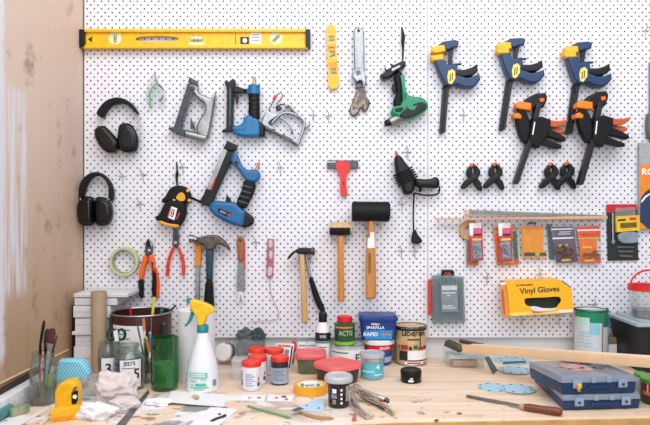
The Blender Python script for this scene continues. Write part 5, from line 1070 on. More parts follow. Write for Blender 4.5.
b.hull([p0+Vector((0, 0, BT+.006)), p1+Vector((0, 0, BT+.006)), p1+d_+Vector((0, 0, BT+.006)), p0+d_+Vector((0, 0, BT+.006))], [p0+Vector((0, 0, BT+h-.02)), p1+Vector((0, 0, BT+h-.02)), p1+d_+Vector((0, 0, BT+h-.02)), p0+d_+Vector((0, 0, BT+h-.02))], mat('tan_label', '#c99a6c', .5, var=.15)); b.part('label', t, 'tan side label')
# glue bottle
x, y, dc, kc, r = spot(322.8, 366.5, 15); hs = hz(331, dc); hn = hz(322, dc); ht = hz(312.3, dc)
t = T('glue_bottle', 'white glue bottle with a black cap in front of the board', 'bottle', (x, y, BT))
b = B(); b.lathe([(r*.95, .001), (r, .004), (r, hs), (r*.9, hs+.012), (r*.55, hn), (r*.5, hn+.004)], (x, y, BT), wht, 36); b.part('body', t)
b = B(); b.lathe([(r*.56, hn+.001), (r*.56, ht-.004), (r*.5, ht)], (x, y, BT), blk, 28); b.part('cap', t, 'black cap')
b = B(); b.wrap(x, y, r, hs-.03, hs-.002, -85, 85, ink); b.ctext('TITE', x, y, r+.0007, hs-.015, .008, wink, 0); b.wrap(x, y, r, hs-.037, hs-.031, -85, 85, mat('teal_print', '#2f9a8a', .5)); 
for i in range(3): b.wrap(x, y, r, hs-.052-i*.007, hs-.048-i*.007, -30, 30-i*12, mat('grey_ink', '#8a8d92'))
b.part('label', t, 'black and white label')
# white can with a green tin on it
x, y, dc, kc, r = spot(347.8, 369, 33); h = hz(343.5, dc)
t = T('paint_can', 'white paint can carrying the green red-capped tin', 'can', (x, y, BT), 'tins and pots')
b = B(); b.lathe([(r*.98, .001), (r*.98, h-.006), (r, h-.005), (r, h), (r*.93, h), (r*.92, h-.004), (0, h-.004)], (x, y, BT), mat('can_white', '#dcdfe2', .35, .2), 44); b.part('body', t)
b = B(); b.tube([(x+r*.98*math.cos(a), y+r*.98*math.sin(a), BT+h) for a in [2*math.pi*i/44 for i in range(44)]], .0022, stl, 8, closed=True); b.part('rim', t)
b = B(); b.wrap(x, y, r, .006, h-.012, -80, 80, paper, .0002); b.wrap(x, y, r, h-.022, h-.018, -70, 0, mat('leaf_green_print', '#2f8a57', .5), .0011); b.ctext('E', x, y, r+.0011, h*.45, .026, mat('forest_print', '#1f5c46', .5), 32); b.part('label', t)
b = B(); x2, y2, h2 = x-.011, y-.005, h
kk_ = k(-y2); r2 = 10.2*kk_; H2 = (344-322)*kk_
t = T('varnish_tin', 'small green tin with a red cap standing on the white paint can', 'tin', (x2, y2, BT+h), 'tins and pots'); dg = mat('tin_green', '#1d5a3c', .35, var=.05)
b.lathe([(r2*.97, h2-.003), (r2, h2+.001), (r2, h2+H2-.004), (r2*.8, h2+H2)], (x2, y2, BT), dg, 36); b.part('body', t)
b = B(); b.lathe([(r2*.68, h2+H2), (r2*.74, h2+H2+.002), (r2*.74, h2+H2+.018), (r2*.68, h2+H2+.02)], (x2, y2, BT), red, 30)
b.part('cap', t, 'red cap')
b = B(); b.wrap(x2, y2, r2, h2+.002, h2+.013, -85, 85, mat('lime_band', '#8cc63c', .5)); b.wrap(x2, y2, r2, h2+H2-.017, h2+H2-.011, -60, 50, mat('amber_print', '#d98a2c', .5)); b.ctext('ACTG', x2, y2, r2+.0007, h2+H2*.55, .016, mat('pale_green_print', '#b9c99a'), 6, .8); b.wrap(x2, y2, r2, h2+.014, h2+H2-.02, -60, -40, mat('deep_green_print', '#123f30', .5)); b.part('label', t)
# two filler tubs
x, y, dc, kc, r = spot(378.6, 366.5, 27); h = hz(338, dc)
t = T('filler_tub', 'round white, red and blue filler tub under the blue rectangular tub', 'tub', (x, y, BT), 'filler tubs')
b = B(); b.lathe([(r*.9, .001), (r*.93, .004), (r*1.0, h-.012)], (x, y, BT), mat('filler_blue', '#1d4f92', .4, var=.05), 40); b.part('body', t)
b = B(); R = r*1.17; b.lathe([(R*.95, h-.016), (R, h-.014), (R, h-.002), (R*.96, h)], (x, y, BT), wht, 40); b.part('lid', t, 'white lid')
b = B(); b.wrap(x, y, r, h-.034, h-.017, -85, 85, red, .001); b.ctext('SELLEYS', x, y, r+.0014, h-.0255, .0075, wink, 22); b.wrap(x, y, r*.95, .012, .03, 20, 66, mat('pale_blue_print', '#a7b2d2'), .002, r*.97); b.wrap(x, y, r*.95, .016, .02, -50, 0, wink, .002, r*.955); b.part('label', t, 'red band with white lettering')
k2 = k(dc+.01); w2 = 38.6*k2/2; z0 = h+.001; zt = hz(314.5, dc)
t = T('filler_tub', 'dark blue rectangular filler tub on top of the round one', 'tub', (x, y, BT+h), 'filler tubs')
def rr(cx, cy, hx, hy, z, n=5, rad=.012):
    out = []
    for sx_, sy_2, a0 in ((1, 1, 0), (-1, 1, 90), (-1, -1, 180), (1, -1, 270)):
        for i in range(n): a = math.radians(a0+90*i/(n-1)); out.append((cx+sx_*(hx-rad)+rad*math.cos(a), cy+sy_2*(hy-rad)+rad*math.sin(a), BT+z))
    return out
cx_ = (377.8-325)*k2; db = mat('tub_blue', '#0f3480', .38, var=.03)
b = B(); b.hull(rr(cx_, y, w2*.84, .042, z0), rr(cx_, y, w2*.95, .046, zt-.012), db); b.part('tub', t)
b = B(); b.hull(rr(cx_, y, w2, .05, zt-.014), rr(cx_, y, w2, .05, zt-.002), db, .002); b.hull(rr(cx_, y, w2*.93, .045, zt-.002), rr(cx_, y, w2*.92, .044, zt+.003), db); b.part('lid', t)
b = B()
def tubface(u0, u1, v0, v1, m, e=.0006):
    f = lambda u, v: Vector((cx_+(u*2-1)*(w2*(.84+.11*v)-.013), y-(.042+.004*v)-e, BT+z0+(zt-.014-z0)*v))
    b.add([f(u0, v0), f(u1, v0), f(u1, v1), f(u0, v1)], [(0, 1, 2, 3)], m)
tubface(-.02, 1.02, .04, .52, mat('tub_cyan', '#2a93cf', .4)); tubface(.62, .95, .25, .34, mat('amber_print', '#d98a2c'), .001)
tilt = math.radians(86)
for s_, u, v, hh in (('Selleys', .4, .84, .0075), ('SPAKFILLA', .4, .65, .0095), ('RAPID', .26, .3, .013)):
    M = Matrix.Translation((cx_+(u*2-1)*w2*.85, y-(.042+.004*v)-.0012, BT+z0+(zt-.014-z0)*v)) @ Matrix.Rotation(math.radians(87), 4, 'X'); b.text(s_, M, hh*1.35, wink)
b.part('label', t, 'white lettering and cyan panel')
# clear cup with cyan label
x, y, dc, kc, r = spot(372, 381, 23.5); h = hz(352, dc)
t = T('lidded_cup', 'clear plastic pot with a cyan label in front of the filler tubs', 'pot', (x, y, BT))
b = B(); b.lathe([(r*.93, .001), (r*.95, .003), (r, h-.01)], (x, y, BT), glass('frosted_plastic', '#eef2f4', .35, .15, '#d4dadf'), 40); b.part('pot', t)
b = B(); R = r*1.06; b.lathe([(R*.97, h-.013), (R, h-.012), (R, h-.001), (R*.95, h), (R*.9, h-.002), (0, h-.002)], (x, y, BT), glass('frosted_lid', '#eef2f4', .55, .15, '#dfe4e8'), 40); b.part('lid', t)
b = B(); b.wrap(x, y, r*.945, .008, h*.62, -88, 88, mat('cyan_label', '#56bfd0', .45), .001, r*.98); b.ctext('4', x, y, r+.0012, h*.5, .016, wink, 24); b.ctext('NO MORE', x, y, r+.0006, h*.34, .006, wink, -26); b.wrap(x, y, r*.955, .016, .019, 8, 50, wink, .002); b.part('label', t, 'cyan label')
# beige can
x, y, dc, kc, r = spot(410.8, 366.5, 31); h = hz(325, dc)
t = T('varnish_can', 'tall beige and gold can with black lettering and drips', 'can', (x, y, BT), 'tins and pots')
gold = mat('can_gold', '#d6b684', .35, .25, var=.05)
b = B(); b.lathe([(r*.98, .001), (r, .004), (r, h-.004), (r*.97, h), (r*.92, h-.003), (0, h-.003)], (x, y, BT), gold, 44); b.part('body', t)
for zr in (h-.001, .004):
    b = B(); b.tube([(x+r*.99*math.cos(a), y+r*.99*math.sin(a), BT+zr) for a in [2*math.pi*i/44 for i in range(44)]], .0024, dstl if zr > .01 else stl, 8, closed=True); b.part('rim', t)
zz = lambda c: hz(300+c/6.07, dc+r)
b = B(); b.wrap(x, y, r, h-.012, h-.004, -88, 88, ink); b.ctext('Liberon', x, y, r+.0008, zz(203), .021, ink, 4, .95)
for a0, w_, z1_, z2_ in ((26, 4, 300, 160), (-30, 3, 215, 160), (4, 2.5, 225, 160)): b.wrap(x, y, r, zz(z1_), zz(z2_), a0, a0+w_, ink, .0012, n=3)
for c0, c1, a0, a1, m_ in ((236, 246, -20, 24, mat('brown_ink', '#5a4030', .6)), (278, 302, -58, -48, grn), (276, 304, -44, -18, mat('crest_red', '#b0282c', .5)), (284, 305, -14, -4, ink), (276, 300, 2, 18, mat('crest_green', '#2d6a3c', .5)), (286, 304, 20, 42, mat('crest_red', '#b0282c')), (282, 302, 44, 56, ink), (310, 368, -18, 64, paper), (312, 370, -52, -20, ink), (376, 392, -30, 40, paper), (380, 388, -20, 30, mat('crest_red', '#b0282c')), (366, 372, -18, 64, ink)): b.wrap(x, y, r, zz(c1), zz(c0), a0, a1, m_, .0016 if m_ not in (paper,) else .001, n=8)
b.part('label_print', t)
# small black pot
x, y, dc, kc, r = spot(411, 384.3, 20.6); h = hz(369, dc)
t = T('wax_pot', 'small squat black pot standing alone on the clear bench', 'pot', (x, y, BT))
b = B(); b.lathe([(r*.93, .001), (r, .004), (r, h*.56), (r*.97, h*.58)], (x, y, BT), blk, 40); b.part('body', t)
b = B(); b.lathe([(r*1.0, h*.6), (r*1.02, h*.62), (r*1.02, h-.004), (r*.97, h), (r*.8, h), (r*.78, h-.0015), (0, h-.0015)], (x, y, BT), blk, 40); b.part('lid', t)
b = B(); b.wrap(x, y, r, .006, .012, -22, 6, wink); b.wrap(x, y, r, .014, .018, -12, 2, wink); b.wrap(x, y, r, .008, .02, 52, 66, mat('rose_red', '#d9374a')); b.part('label_print', t)
# dark pot with clear lid
x, y, dc, kc, r = spot(338.6, 409.5, 22.5); h = hz(373.5, dc)
t = T('lidded_cup', 'dark brown pot with a clear white lid beside the chrome pliers', 'pot', (x, y, BT))
b = B(); b.lathe([(r*.86, .001), (r*.9, .003), (r*1.02, h-.014)], (x, y, BT), mat('treacle', '#2a1c1e', .25, var=.1), 40); b.part('pot', t)
b = B(); R = r*1.28; b.lathe([(R*.9, h-.02), (R*.99, h-.018), (R, h-.012), (R*.97, h-.006), (R*.9, h-.003), (R*.86, h-.006), (0, h-.005)], (x, y, BT), glass('milky_lid', '#eef2f4', .7, .2, '#d7dade'), 40); b.part('lid', t, 'translucent white lid')
b = B(); zf = h-.02
for z0, z1, a0, a1, m_ in ((.62, .8, -34, -12, wink), (.42, .58, -38, -10, mat('grey_blue_print', '#8a9bb0', .5)), (.2, .38, -32, -14, mat('olive_print2', '#9c8d62', .5)), (.3, .9, 36, 62, mat('grey_print', '#9aa0a4', .5))): b.wrap(x, y, r*.97, z0*zf, z1*zf, a0, a1, m_, .0018, r*.99, 6)
for i in range(4): b.wrap(x, y, r*.97, (.2+.17*i)*zf, (.29+.17*i)*zf, 8, 18, wink, .0018, n=4)
b.part('label_print', t)
# locking pliers
q = lambda s: C(s, 300, 340, 5)
schrome = mat('bright_chrome', '#d8d2c8', .22, .9, var=.1, scale=40)
t = T('locking_pliers', 'chrome locking pliers lying open beside the dark pot', 'pliers', G(372, 405))
f = lambda s, z: [G(px, py, zz_) for (px, py), zz_ in zip(q(s), z)]
b = B(); b.tube(f('262,238 300,252 345,268 400,288 436,300', (.03, .03, .026, .022, .018)), [.007, .008, .007, .0065, .0055], schrome, 12, sm=1); b.tube(f('425,296 437,302 438,312', (.02, .018, .014)), [.006, .006, .005], gun, 12); b.part('handle', t)
b = B(); b.tube(f('262,265 268,305 285,338 318,368 340,384', (.022, .018, .014, .01, .008)), [.0065, .0075, .007, .0065, .006], schrome, 12, sm=1); b.part('handle', t)
b = B(); b.tube(f('330,382 352,376 370,380', (.008, .008, .008)), [.004, .0045, .003], schrome, 10, sm=1); b.part('jaw', t)
b = B(); b.tube(f('285,262 335,290 400,318 440,345 468,372', (.018, .016, .012, .009, .006)), [.0055, .006, .0055, .0055, .0045], schrome, 12, sm=1); b.part('lever', t)
b = B(); b.tube(f('276,228 292,240 300,252', (.03, .032, .03)), [.006, .0085, .008], schrome, 12, sm=1); b.tube(f('250,240 266,248 280,250', (.024, .026, .026)), [.005, .0065, .007], stl, 12); b.part('head', t)
b = B(); b.tube(f('398,298 424,306', (.016, .015)), [.0045, .004], red, 10); b.part('tab', t, 'red plastic tab')
b = B(); b.tube(f('300,280 330,300 420,345', (.008, .006, .006)), [.003, .003, .003], gun, 8); b.part('spring', t)
# yellow tape roll
x, y, dc, kc, r = spot(310.3, 397.3, 33.4); h = .0245
t = T('tape_roll', 'yellow masking tape roll lying flat with a green and white core label', 'tape', (x, y, BT))
b = B(); b.lathe([(r, .001), (r, h), (r*.78, h), (r*.78, .001)], (x, y, BT), mat('tape_yellow', '#f5a81c', .5, var=.05), 48, capb=False, capt=False); b.part('tape', t)
b = B(); b.lathe([(r*.775, .002), (r*.775, h-.0005), (r*.73, h-.0005), (r*.73, .002)], (x, y, BT), paper, 40, capb=False, capt=False); b.part('core', t)
b = B(); b.lathe([(r*.73, h-.006), (0, h-.006)], (x, y, BT), mat('core_label', '#e2e4e2', .5), 40, capb=False)
for a0, m_ in ((0, mat('tape_green', '#1f9a4c', .5)), (180, MATS['tape_green'])):
    M = Matrix.Rotation(math.radians(a0+8), 4, 'Z'); 
    b.add([Vector((x, y, BT+h-.0056))+M @ Vector((u*r, v*r, 0)) for u, v in ((.34, -.6), (.52, -.5), (.62, .3), (.44, .5))], [(0, 1, 2, 3)], m_)
b.text('YT', Matrix.Translation((x-.002, y, BT+h-.0055)), .022, ink); b.part('core_label', t, 'white and green label')
# light blue card and stick
q = lambda s: C(s, 235, 375, 6.5)
t = T('sanding_sheet', 'folded pale blue sanding sheet with two holes on the near bench', 'sanding sheet', G(310, 408))
pb = mat('pale_blue_abrasive', '#b4cbdc', .8, var=.03)
b = B(); A = [G(291.5, 409.6, .002), G(323.5, 412.5, .002), G(324.2, 400.5, .012), G(320.5, 398.3, .014), G(298, 406.5, .008)]
b.hull([v-Vector((0, 0, .0015)) for v in A], A, pb); 
for px, py, z in ((306.6, 405.2, .0095), (318.8, 407.6, .0082)): p = G(px, py, z); b.lathe([(.0026, 0), (.0026, .0008)], p+Vector((0, 0, -.0008)), ink, 12)
b.part('sheet', t)
b = B(); b.slab(pts('291,410 299,406.8 304,408.6 296,411.2'), .012, .001, mat('slate_abrasive', '#55606a', .8), 0); b.part('folded_corner', t, 'dark folded corner')
b = B(); b.slab(pts('298,412 301,411 318,416 333,416.6 334,418.6 318,418.8'), .0006, .004, mat('tan_stick', '#b98a63', .6), .001, sm=1); b.solo('wooden_spatula', 'thin tan wooden spatula beside the pale blue sanding sheet', 'spatula', G(316, 416))
# palette cards, pencil, papers
t = T('palette_card', 'white card with small red and dark paint dabs, left of a pair', 'card', G(250, 398), 'paint dabbed cards')
blob = lambda b, px, py, rx, m, z=.0012: b.slab(circ(px, py, rx, 14, rx*.4), z, .0008, m, 0)
b = B(); b.slab(pts('235.8,400 243,394.4 266,395 265,401'), .0005, .0007, paper, 0); b.part('card', t)
b = B(); blob(b, 249.5, 397.7, 1.6, mat('dab_red', '#d2694e', .4)); b.part('paint_dab', t); b = B(); blob(b, 259, 397.6, 2, mat('dab_dark', '#6a6a74', .4)); b.part('paint_dab', t)
t = T('palette_card', 'white card with red brown paint dabs, right of a pair', 'card', G(282, 398), 'paint dabbed cards')
b = B(); b.slab(pts('266.5,401 268,394.6 294.5,395.2 292,401.4'), .0005, .0007, paper, 0); b.part('card', t)
for px, py, rx, m_ in ((276.5, 397.6, 1.9, MATS['dab_red']), (284, 396.5, 2.8, mat('dab_brown', '#9a5a48', .4)), (286.5, 399, 1.8, MATS['dab_dark'])): b = B(); blob(b, px, py, rx, m_); b.part('paint_dab', t)
t = T('pencil', 'green paintbrush-thin pencil lying diagonally on the near bench', 'pencil', G(268, 411))
p0, p1 = G(250, 406.6, .003), G(290.5, 417.5, .003); d_ = (p1-p0).normalized()
b = B(); b.tube([p0, p1], .003, mat('sap_green', '#7fae6c', .45), 8); b.part('barrel', t); b = B(); b.tube([p0, p0-d_*.012], [.003, .0006], mat('grey_bristle', '#5c5a55'), 8); b.part('tip', t)
t = T('paper_sheet', 'white paper with an orange paint dab in front of the spray bottle', 'paper', G(197, 398), 'papers on the near bench')
b = B(); A = [G(171.5, 390.6, .001), G(226.5, 394.8, .001), G(224, 406.6, .001), G(193, 404.5, .006), G(167, 401.8, .009)]; b.hull([v-Vector((0, 0, .0006)) for v in A], A, paper)
b.part('sheet', t)
b = B(); 
for px, py, rx, m_, z in ((195.5, 397, 4.2, mat('dab_beige', '#c9b49c', .5), .0045), (196.5, 398.4, 2.2, mat('dab_orange', '#e07a3c', .4), .0058)): b.slab(circ(px, py, rx, 16, rx*.55), z, .001, m_, 0)
b.part('paint_dab', t)
t = T('paper_sheet', 'white paper with a black brush mark at the near edge', 'paper', G(213, 416), 'papers on the near bench')
b = B(); b.slab(pts('210.4,407.2 238.4,409 218,426 188,426'), .001, .0007, paper, 0); b.part('sheet', t)
b = B(); b.slab(pts('209,421.2 214,418 222,415.6 225,413.6 227,415 226,417 219,418.8 213,421.6'), .0017, .0006, ink, 0, sm=1); b.slab(circ(219.5, 414, 1.8, 12, .9), .0017, .0006, ink, 0); b.part('brush_mark', t)
b = B(); b.slab(pts('148,389.6 149.6,392.4 125,425.5 116,425'), .0005, .0015, mat('tarnished_steel', '#878a8c', .4, .8, var=.2), 0); b.solo('steel_rule', 'grey steel rule lying diagonally right of the white rags', 'ruler', G(135, 407))
# ------------------------------------------------------------------ on the bench: right half
t, a, c, df, h = clearbox('plastic_tray', 'clear plastic tray of sanding blocks at the back of the bench', 447.5, 485, 368, 351.5, .09, lid=False)
trayx = (a.x+c.x)/2; td = df
b = B(); b.hull([G(448, 366, .0)]*1+[(c.x-.01, -df+.01, BT+.004), (c.x-.01, -df+.08, BT+.004), (a.x+.01, -df+.08, BT+.004)], [(a.x+.01, -df+.01, BT+.026), (c.x-.01, -df+.01, BT+.026), (c.x-.01, -df+.08, BT+.026), (a.x+.01, -df+.08, BT+.026)], mat('pale_blue_abrasive', '#b4cbdc'), .002) if False else b.box2((a.x+.008, -df+.01, BT+.026), (c.x-.008, -df+.08, BT+.04), mat('pale_green_sheets', '#bcd0cd', .7, var=.05), .002)
b.solo('sanding_sheets', 'pale green wad of sanding sheets in the clear tray', 'sheets', (trayx, -df+.04, BT+.03))
b = B(); b.box2((a.x+.02, -df+.006, BT+.003), (c.x-.022, -df+.07, BT+.022), mat('cork_block', '#c79c78', .7, var=.12), .002); b.solo('sanding_block', 'tan cork block at the bottom of the clear tray', 'block', (trayx, -df+.04, BT))
def bar(b, p0, p1, w, hgt, m, bev=.001):
    p0, p1 = Vector(p0), Vector(p1); d = (p1-p0).normalized(); s_ = d.cross(Vector((0, 0, 1))).normalized()*w/2; u = s_.cross(d).normalized()*hgt/2
    b.hull([p0-s_-u, p0+s_-u, p0+s_+u, p0-s_+u], [p1-s_-u, p1+s_-u, p1+s_+u, p1-s_+u], m, bev)
t = T('sanding_block', 'green and dark sanding block slanting on the rim of the clear tray', 'block', P(455, 345, .1))
b = B(); bar(b, P(446.5, 342.5, .10), P(462, 349.3, .13), .034, .018, mat('block_dark', '#4a4538', .7, var=.15)); b.part('block', t)
b = B(); bar(b, P(449.5, 343.5, .119), P(461.8, 348.8, .149), .001, .011, mat('block_green', '#58793c', .6, var=.2), 0); b.part('green_face', t, 'green printed face')
b = B(); bar(b, P(459.5, 340.8, .06), P(483.5, 345.6, .075), .018, .012, mat('mahogany', '#5b2622', .4, var=.15)); b.solo('wooden_offcut', 'dark red wooden offcut on the back of the clear tray', 'offcut', P(471, 343, .06))
# two long pale timbers
tim = mat('pine_batten', '#e8c29a', .5, var=.05, scale=14, stretch=(.15, 2, 2)); tim2 = mat('pine_batten_light', '#f3d8b6', .5, var=.04, scale=14, stretch=(.15, 2, 2))  # nearer batten browner: shade of its front face put into the colour
A0 = Vector((.452, -.158, BT+.069)); A1 = Vector((1.02, -.80, BT+.155))
for nm, off, m_, lab in ((0, 0., tim, 'long pale pine batten lying across the cases, the nearer of two'), (1, .0245, tim2, 'long pale pine batten lying across the cases, the farther of two')):
    d = (A1-A0).normalized(); s_ = Vector((-d.y, d.x, 0)).normalized()*off
    b = B(); bar(b, A0+s_+d*(.012*nm), A1+s_, .0225, .024, m_, .0008); b.solo('pine_batten', lab, 'batten', A0+s_, 'pine battens')
# organiser cases
def case(name, lab, z0, h, FL, FR, BL, hasyel, dx=0):
    FL, FR, BL = (Vector((v[0]+dx, v[1], 0)) for v in (FL, FR, BL)); BR = FR+(BL-FL)
    t = T(name, lab, 'case', ((FL.x+FR.x)/2, FL.y, BT+z0), 'blue organiser cases')
    def ring(z, ins=0.):
        c_ = (FL+FR+BL+BR)/4; return [tuple(p+(c_-p).normalized()*ins)[:2]+(BT+z,) for p in (FL, FR, BR, BL)]
    zl = z0+h*.62
    b = B(); b.hull(ring(z0+.0005, .006), ring(zl, .001), mat('case_navy', '#173660', .4, var=.04), .003); b.part('base', t)
    b = B(); b.hull(ring(zl+.0006, 0), ring(z0+h, .004), glass('case_lid', '#c5d0de', .55, .2, '#a9b6c8', .5), .003); b.part('lid', t, 'translucent lid')
    ex = (FR-FL).normalized(); ey = (BL-FL).normalized()
    for u in ((.2, .8), )[0]:
        b = B(); p = FL.lerp(FR, u)+Vector((0, 0, BT+zl-.001))-ey*.003; b.box(p, (.024, .005, .022), glass('latch_plastic', '#c3cfde', .7, .2, '#a9bad0', .5), Matrix.Rotation(math.atan2(ex.y, ex.x), 3, 'Z'), .0015); o_ = b.part('latch', t)
        b = B(); b.box(p-ey*.003+Vector((0, 0, -.002)), (.007, .003, .006), mat('case_navy', '#173660') if not (hasyel and u < .5) else sy_, Matrix.Rotation(math.atan2(ex.y, ex.x), 3, 'Z'), .001); b.part('catch', o_)
    if hasyel:
        b = B(); p = FL.lerp(FR, .205)+Vector((0, 0, BT+zl-.008))-ey*.007; b.tube([p+Vector((-.004, 0, .008)), p+Vector((.004, -.002, .003)), p+Vector((-.002, -.002, -.004)), p+Vector((.003, 0, -.011))], [.0035, .0055, .005, .002], mat('yellow_tie', '#e5b23a', .5), 10, sm=1); b.part('tie', t, 'yellow tie on the latch')
    for u in (.42, .62):
        b = B(); p = FL.lerp(FR, u)+Vector((0, 0, BT+zl+h*.17))-ey*.001; b.box(p, (.012, .004, h*.3), MATS['latch_plastic'], Matrix.Rotation(math.atan2(ex.y, ex.x), 3, 'Z'), .001); b.part('rib', t)
    b = B(); p = FL.lerp(FR, .5)+Vector((0, 0, BT+z0+h*.42))-ey*.001; b.box(p, (.06, .006, .008), MATS['case_navy'], Matrix.Rotation(math.atan2(ex.y, ex.x), 3, 'Z'), .002); b.part('grip', t)
    return t, FL, FR, BL, BR, z0+h
Fl = G(563, 411.3); Fr = G(641, 409.2); h1 = .041
Bl = G(533, 381.5, .0); FLu = G(561.5, 395.3, h1); FRu = G(637, 393.5, h1)
case('organiser_case', 'lower blue organiser case with a translucent lid', 0, h1, Fl, Fr, Bl, False)
Bu = FLu+Vector((-.03, .17, 0))
t, a1, a2, a3, a4, zt = case('organiser_case', 'upper blue organiser case with a yellow tie on its latch', h1, .048, FLu, FRu, Bu, True)
b = B()
def onlid(u, v): return a1.lerp(a2, u).lerp(a3.lerp(a4, u), v)+Vector((0, 0, BT+zt+.0008))
rnd = random.Random(4)
pr = mat('lid_pink_print', '#d0707f', .5); pr2 = mat('lid_tan_print', '#c0a79c', .5)
b.add([onlid(.3, .3), onlid(.62, .3), onlid(.62, .72), onlid(.3, .72)], [(0, 1, 2, 3)], pr2)
for i in range(16):
    u, v = rnd.uniform(.18, .78), rnd.uniform(.35, .78); b.add([onlid(u, v)+Vector((0, 0, .0004)), onlid(u+.06, v)+Vector((0, 0, .0004)), onlid(u+.05, v+.08)+Vector((0, 0, .0004)), onlid(u-.01, v+.06)+Vector((0, 0, .0004))], [(0, 1, 2, 3)], pr)
b.part('lid_insert', t, 'faded pink and tan paper insert')
# sanding discs
ab = mat('disc_blue', '#a9cbdc', .85, var=.03)
def disc(lab, px, py, z, r=.0625, tilt=0):
    c = G(px, py, z); n = 8; H = []
    out = [(r*math.cos(2*math.pi*i/40), r*math.sin(2*math.pi*i/40)) for i in range(40)]
    holes = [[(.041*math.cos(2*math.pi*i/n+.2)+.0042*math.cos(2*math.pi*j/10), .041*math.sin(2*math.pi*i/n+.2)+.0042*math.sin(2*math.pi*j/10)) for j in range(10)] for i in range(n)]
    b = B(); b.plate(out, .0016, ab, Matrix.Translation((c.x, c.y, BT+z+.0009)) @ Matrix.Rotation(tilt, 4, 'Y'), 0, holes)
    for i in range(n):
        a_ = 2*math.pi*i/n+.2; p = Vector((.041*math.cos(a_), .041*math.sin(a_), .0012)); p.rotate(Matrix.Rotation(tilt, 3, 'Y')); b.lathe([(.0043, 0), (.0043, .0004)], (c.x+p.x, c.y+p.y, BT+z+.0006+p.z), mat('hole_dark_dot', '#4d5a62', .8), 10)  # small dark discs laid over the holes so they read dark
    return b.solo('sanding_disc', lab, 'sanding disc', (c.x, c.y, BT+z), 'blue sanding discs')
b = B(); b.slab(pts('484.5,357 489,356 497.5,370 493,373.5'), .0005, .002, mat('dark_abrasive', '#56656a', .85, var=.08), 0); b.solo('sanding_sheet', 'dark grey-green strip of sanding sheet left of the upper blue discs', 'sanding sheet', G(491, 365))
disc('pale blue sanding disc with holes, farthest back beside the organiser cases', 512, 360.5, .0005)
disc('pale blue sanding disc with holes, second from the back', 515, 370.3, .003, .052)
disc('pale blue sanding disc with holes, left of the front pair behind the file', 494, 387.8, .0005, .047)
disc('pale blue sanding disc with holes, right of the front pair behind the file', 517.5, 388.8, .003, .05)
b = B(); b.slab(pts('503,361.6 526,360.6 526,362 503,363'), .0026, .003, mat('dark_abrasive', '#56656a'), .0005); b.solo('file_strip', 'thin dark strip lying on the farthest blue disc', 'strip', G(515, 362, .003))
# file
t = T('file', 'steel file with a turned brown wooden handle on the near bench', 'file', G(515, 405))
q = lambda s: C(s, 460, 370, 5.417)
p0, p1, p2, p3 = G(467, 395.8, .004), G(521, 405.8, .008), G(524, 406.6, .011), G(562.5, 412.3, .011)
b = B(); bar(b, p0, p1, .013, .004, mat('file_steel', '#85898b', .4, .8, var=.1), .0005); b.part('blade', t)
d = (p3-p1).normalized(); b = B(); b.tube([p1, p2+d*.001], [.0068, .0072], mat('ferrule_cream', '#d9c9a8', .4, .3), 16); b.part('ferrule', t, 'pale ferrule')
b = B(); b.tube([p2+d*.001, p2.lerp(p3, .15), p2.lerp(p3, .5), p2.lerp(p3, .8), p2.lerp(p3, .95), p3], [.008, .0098, .009, .0108, .0095, .005], dkwood, 18); b.part('handle', t)
b = B(); b.slab(pts('490,404 507,405 509,406.2 491,405.4'), .0004, .0015, mat('pale_stick', '#e8d9c6'), 0); b.solo('wood_splinter', 'pale wood splinter lying under the file blade', 'splinter', G(500, 405))
# small bench litter
for px, py, rx, lab, hx in ((459.5, 414, 2.6, 'flat grey washer lying near the front bench edge', '#9a9fa6'), (436.5, 420.8, 1.8, 'small dark nut lying at the front bench edge', '#3a3c40')):
    b = B(); p = G(px, py); rr_ = rx*(HC/(py-212.5)); b.lathe([(rr_, .0003), (rr_, .0025), (rr_*.45, .0025), (rr_*.45, .0003)], p, mat('washer'+hx[1:4], hx, .4, .8), 6 if rx < 2 else 24, capb=False, capt=False); b.solo('washer' if rx > 2 else 'hex_nut', lab, 'washer' if rx > 2 else 'nut', p)
# green and white can
x, y, dc, kc, r = spot(591.2, 367, 32); h = hz(309.5, dc)
t = T('paint_tin', 'tall open green and white tin behind the pine battens', 'tin', (x, y, BT), 'tins and pots')
b = B(); b.lathe([(r*.98, .001), (r, .004), (r, h-.002), (r*.985, h), (r*.94, h-.003), (r*.94, h-.04), (0, h-.04)], (x, y, BT), mat('tin_pale', '#cfdbe2', .35, .2, var=.05), 44); b.part('body', t)
zz = lambda c: hz(300+c/7.09, dc+r)
b = B(); b.wrap(x, y, r, zz(130), zz(74), -89, 89, mat('emerald_band', '#14875a', .4)); b.wrap(x, y, r, zz(165), zz(130), -28, 20, mat('emerald_band', '#14875a')); b.wrap(x, y, r, zz(195), zz(130), 20, 89, mat('deep_teal_band', '#137a76', .4)); b.wrap(x, y, r, zz(250), zz(165), -28, 6, mat('cyan_wave', '#8cc9d8', .4)); b.wrap(x, y, r, zz(180), zz(130), -89, -28, mat('pale_mint', '#b8dcd4', .4))
for i in range(5): b.wrap(x, y, r, zz(240+i*24), zz(236+i*24), -70, -30+(i % 2)*8, mat('pale_blue_print', '#a7b2d2'), .001)
b.wrap(x, y, r, .004, .012, -70, 10, mat('lime_band', '#8cc63c')); b.wrap(x, y, r, zz(310), zz(258), 52, 68, dkwood, .001, n=5); b.wrap(x, y, r, zz(350), zz(310), 60, 74, dkwood, .001, n=5); b.part('label_print', t)
b = B(); b.wrap(x, y, r, .02, h-.004, 14, 18, mat('rust_drip', '#8a6a58', .5), .0014, n=3); b.part('drip', t, 'brown drip')
b = B(); b.tube([(x+r*math.cos(a), y+r*math.sin(a), BT+h) for a in [2*math.pi*i/44 for i in range(44)]], .0022, dstl, 8, closed=True); b.part('rim', t)
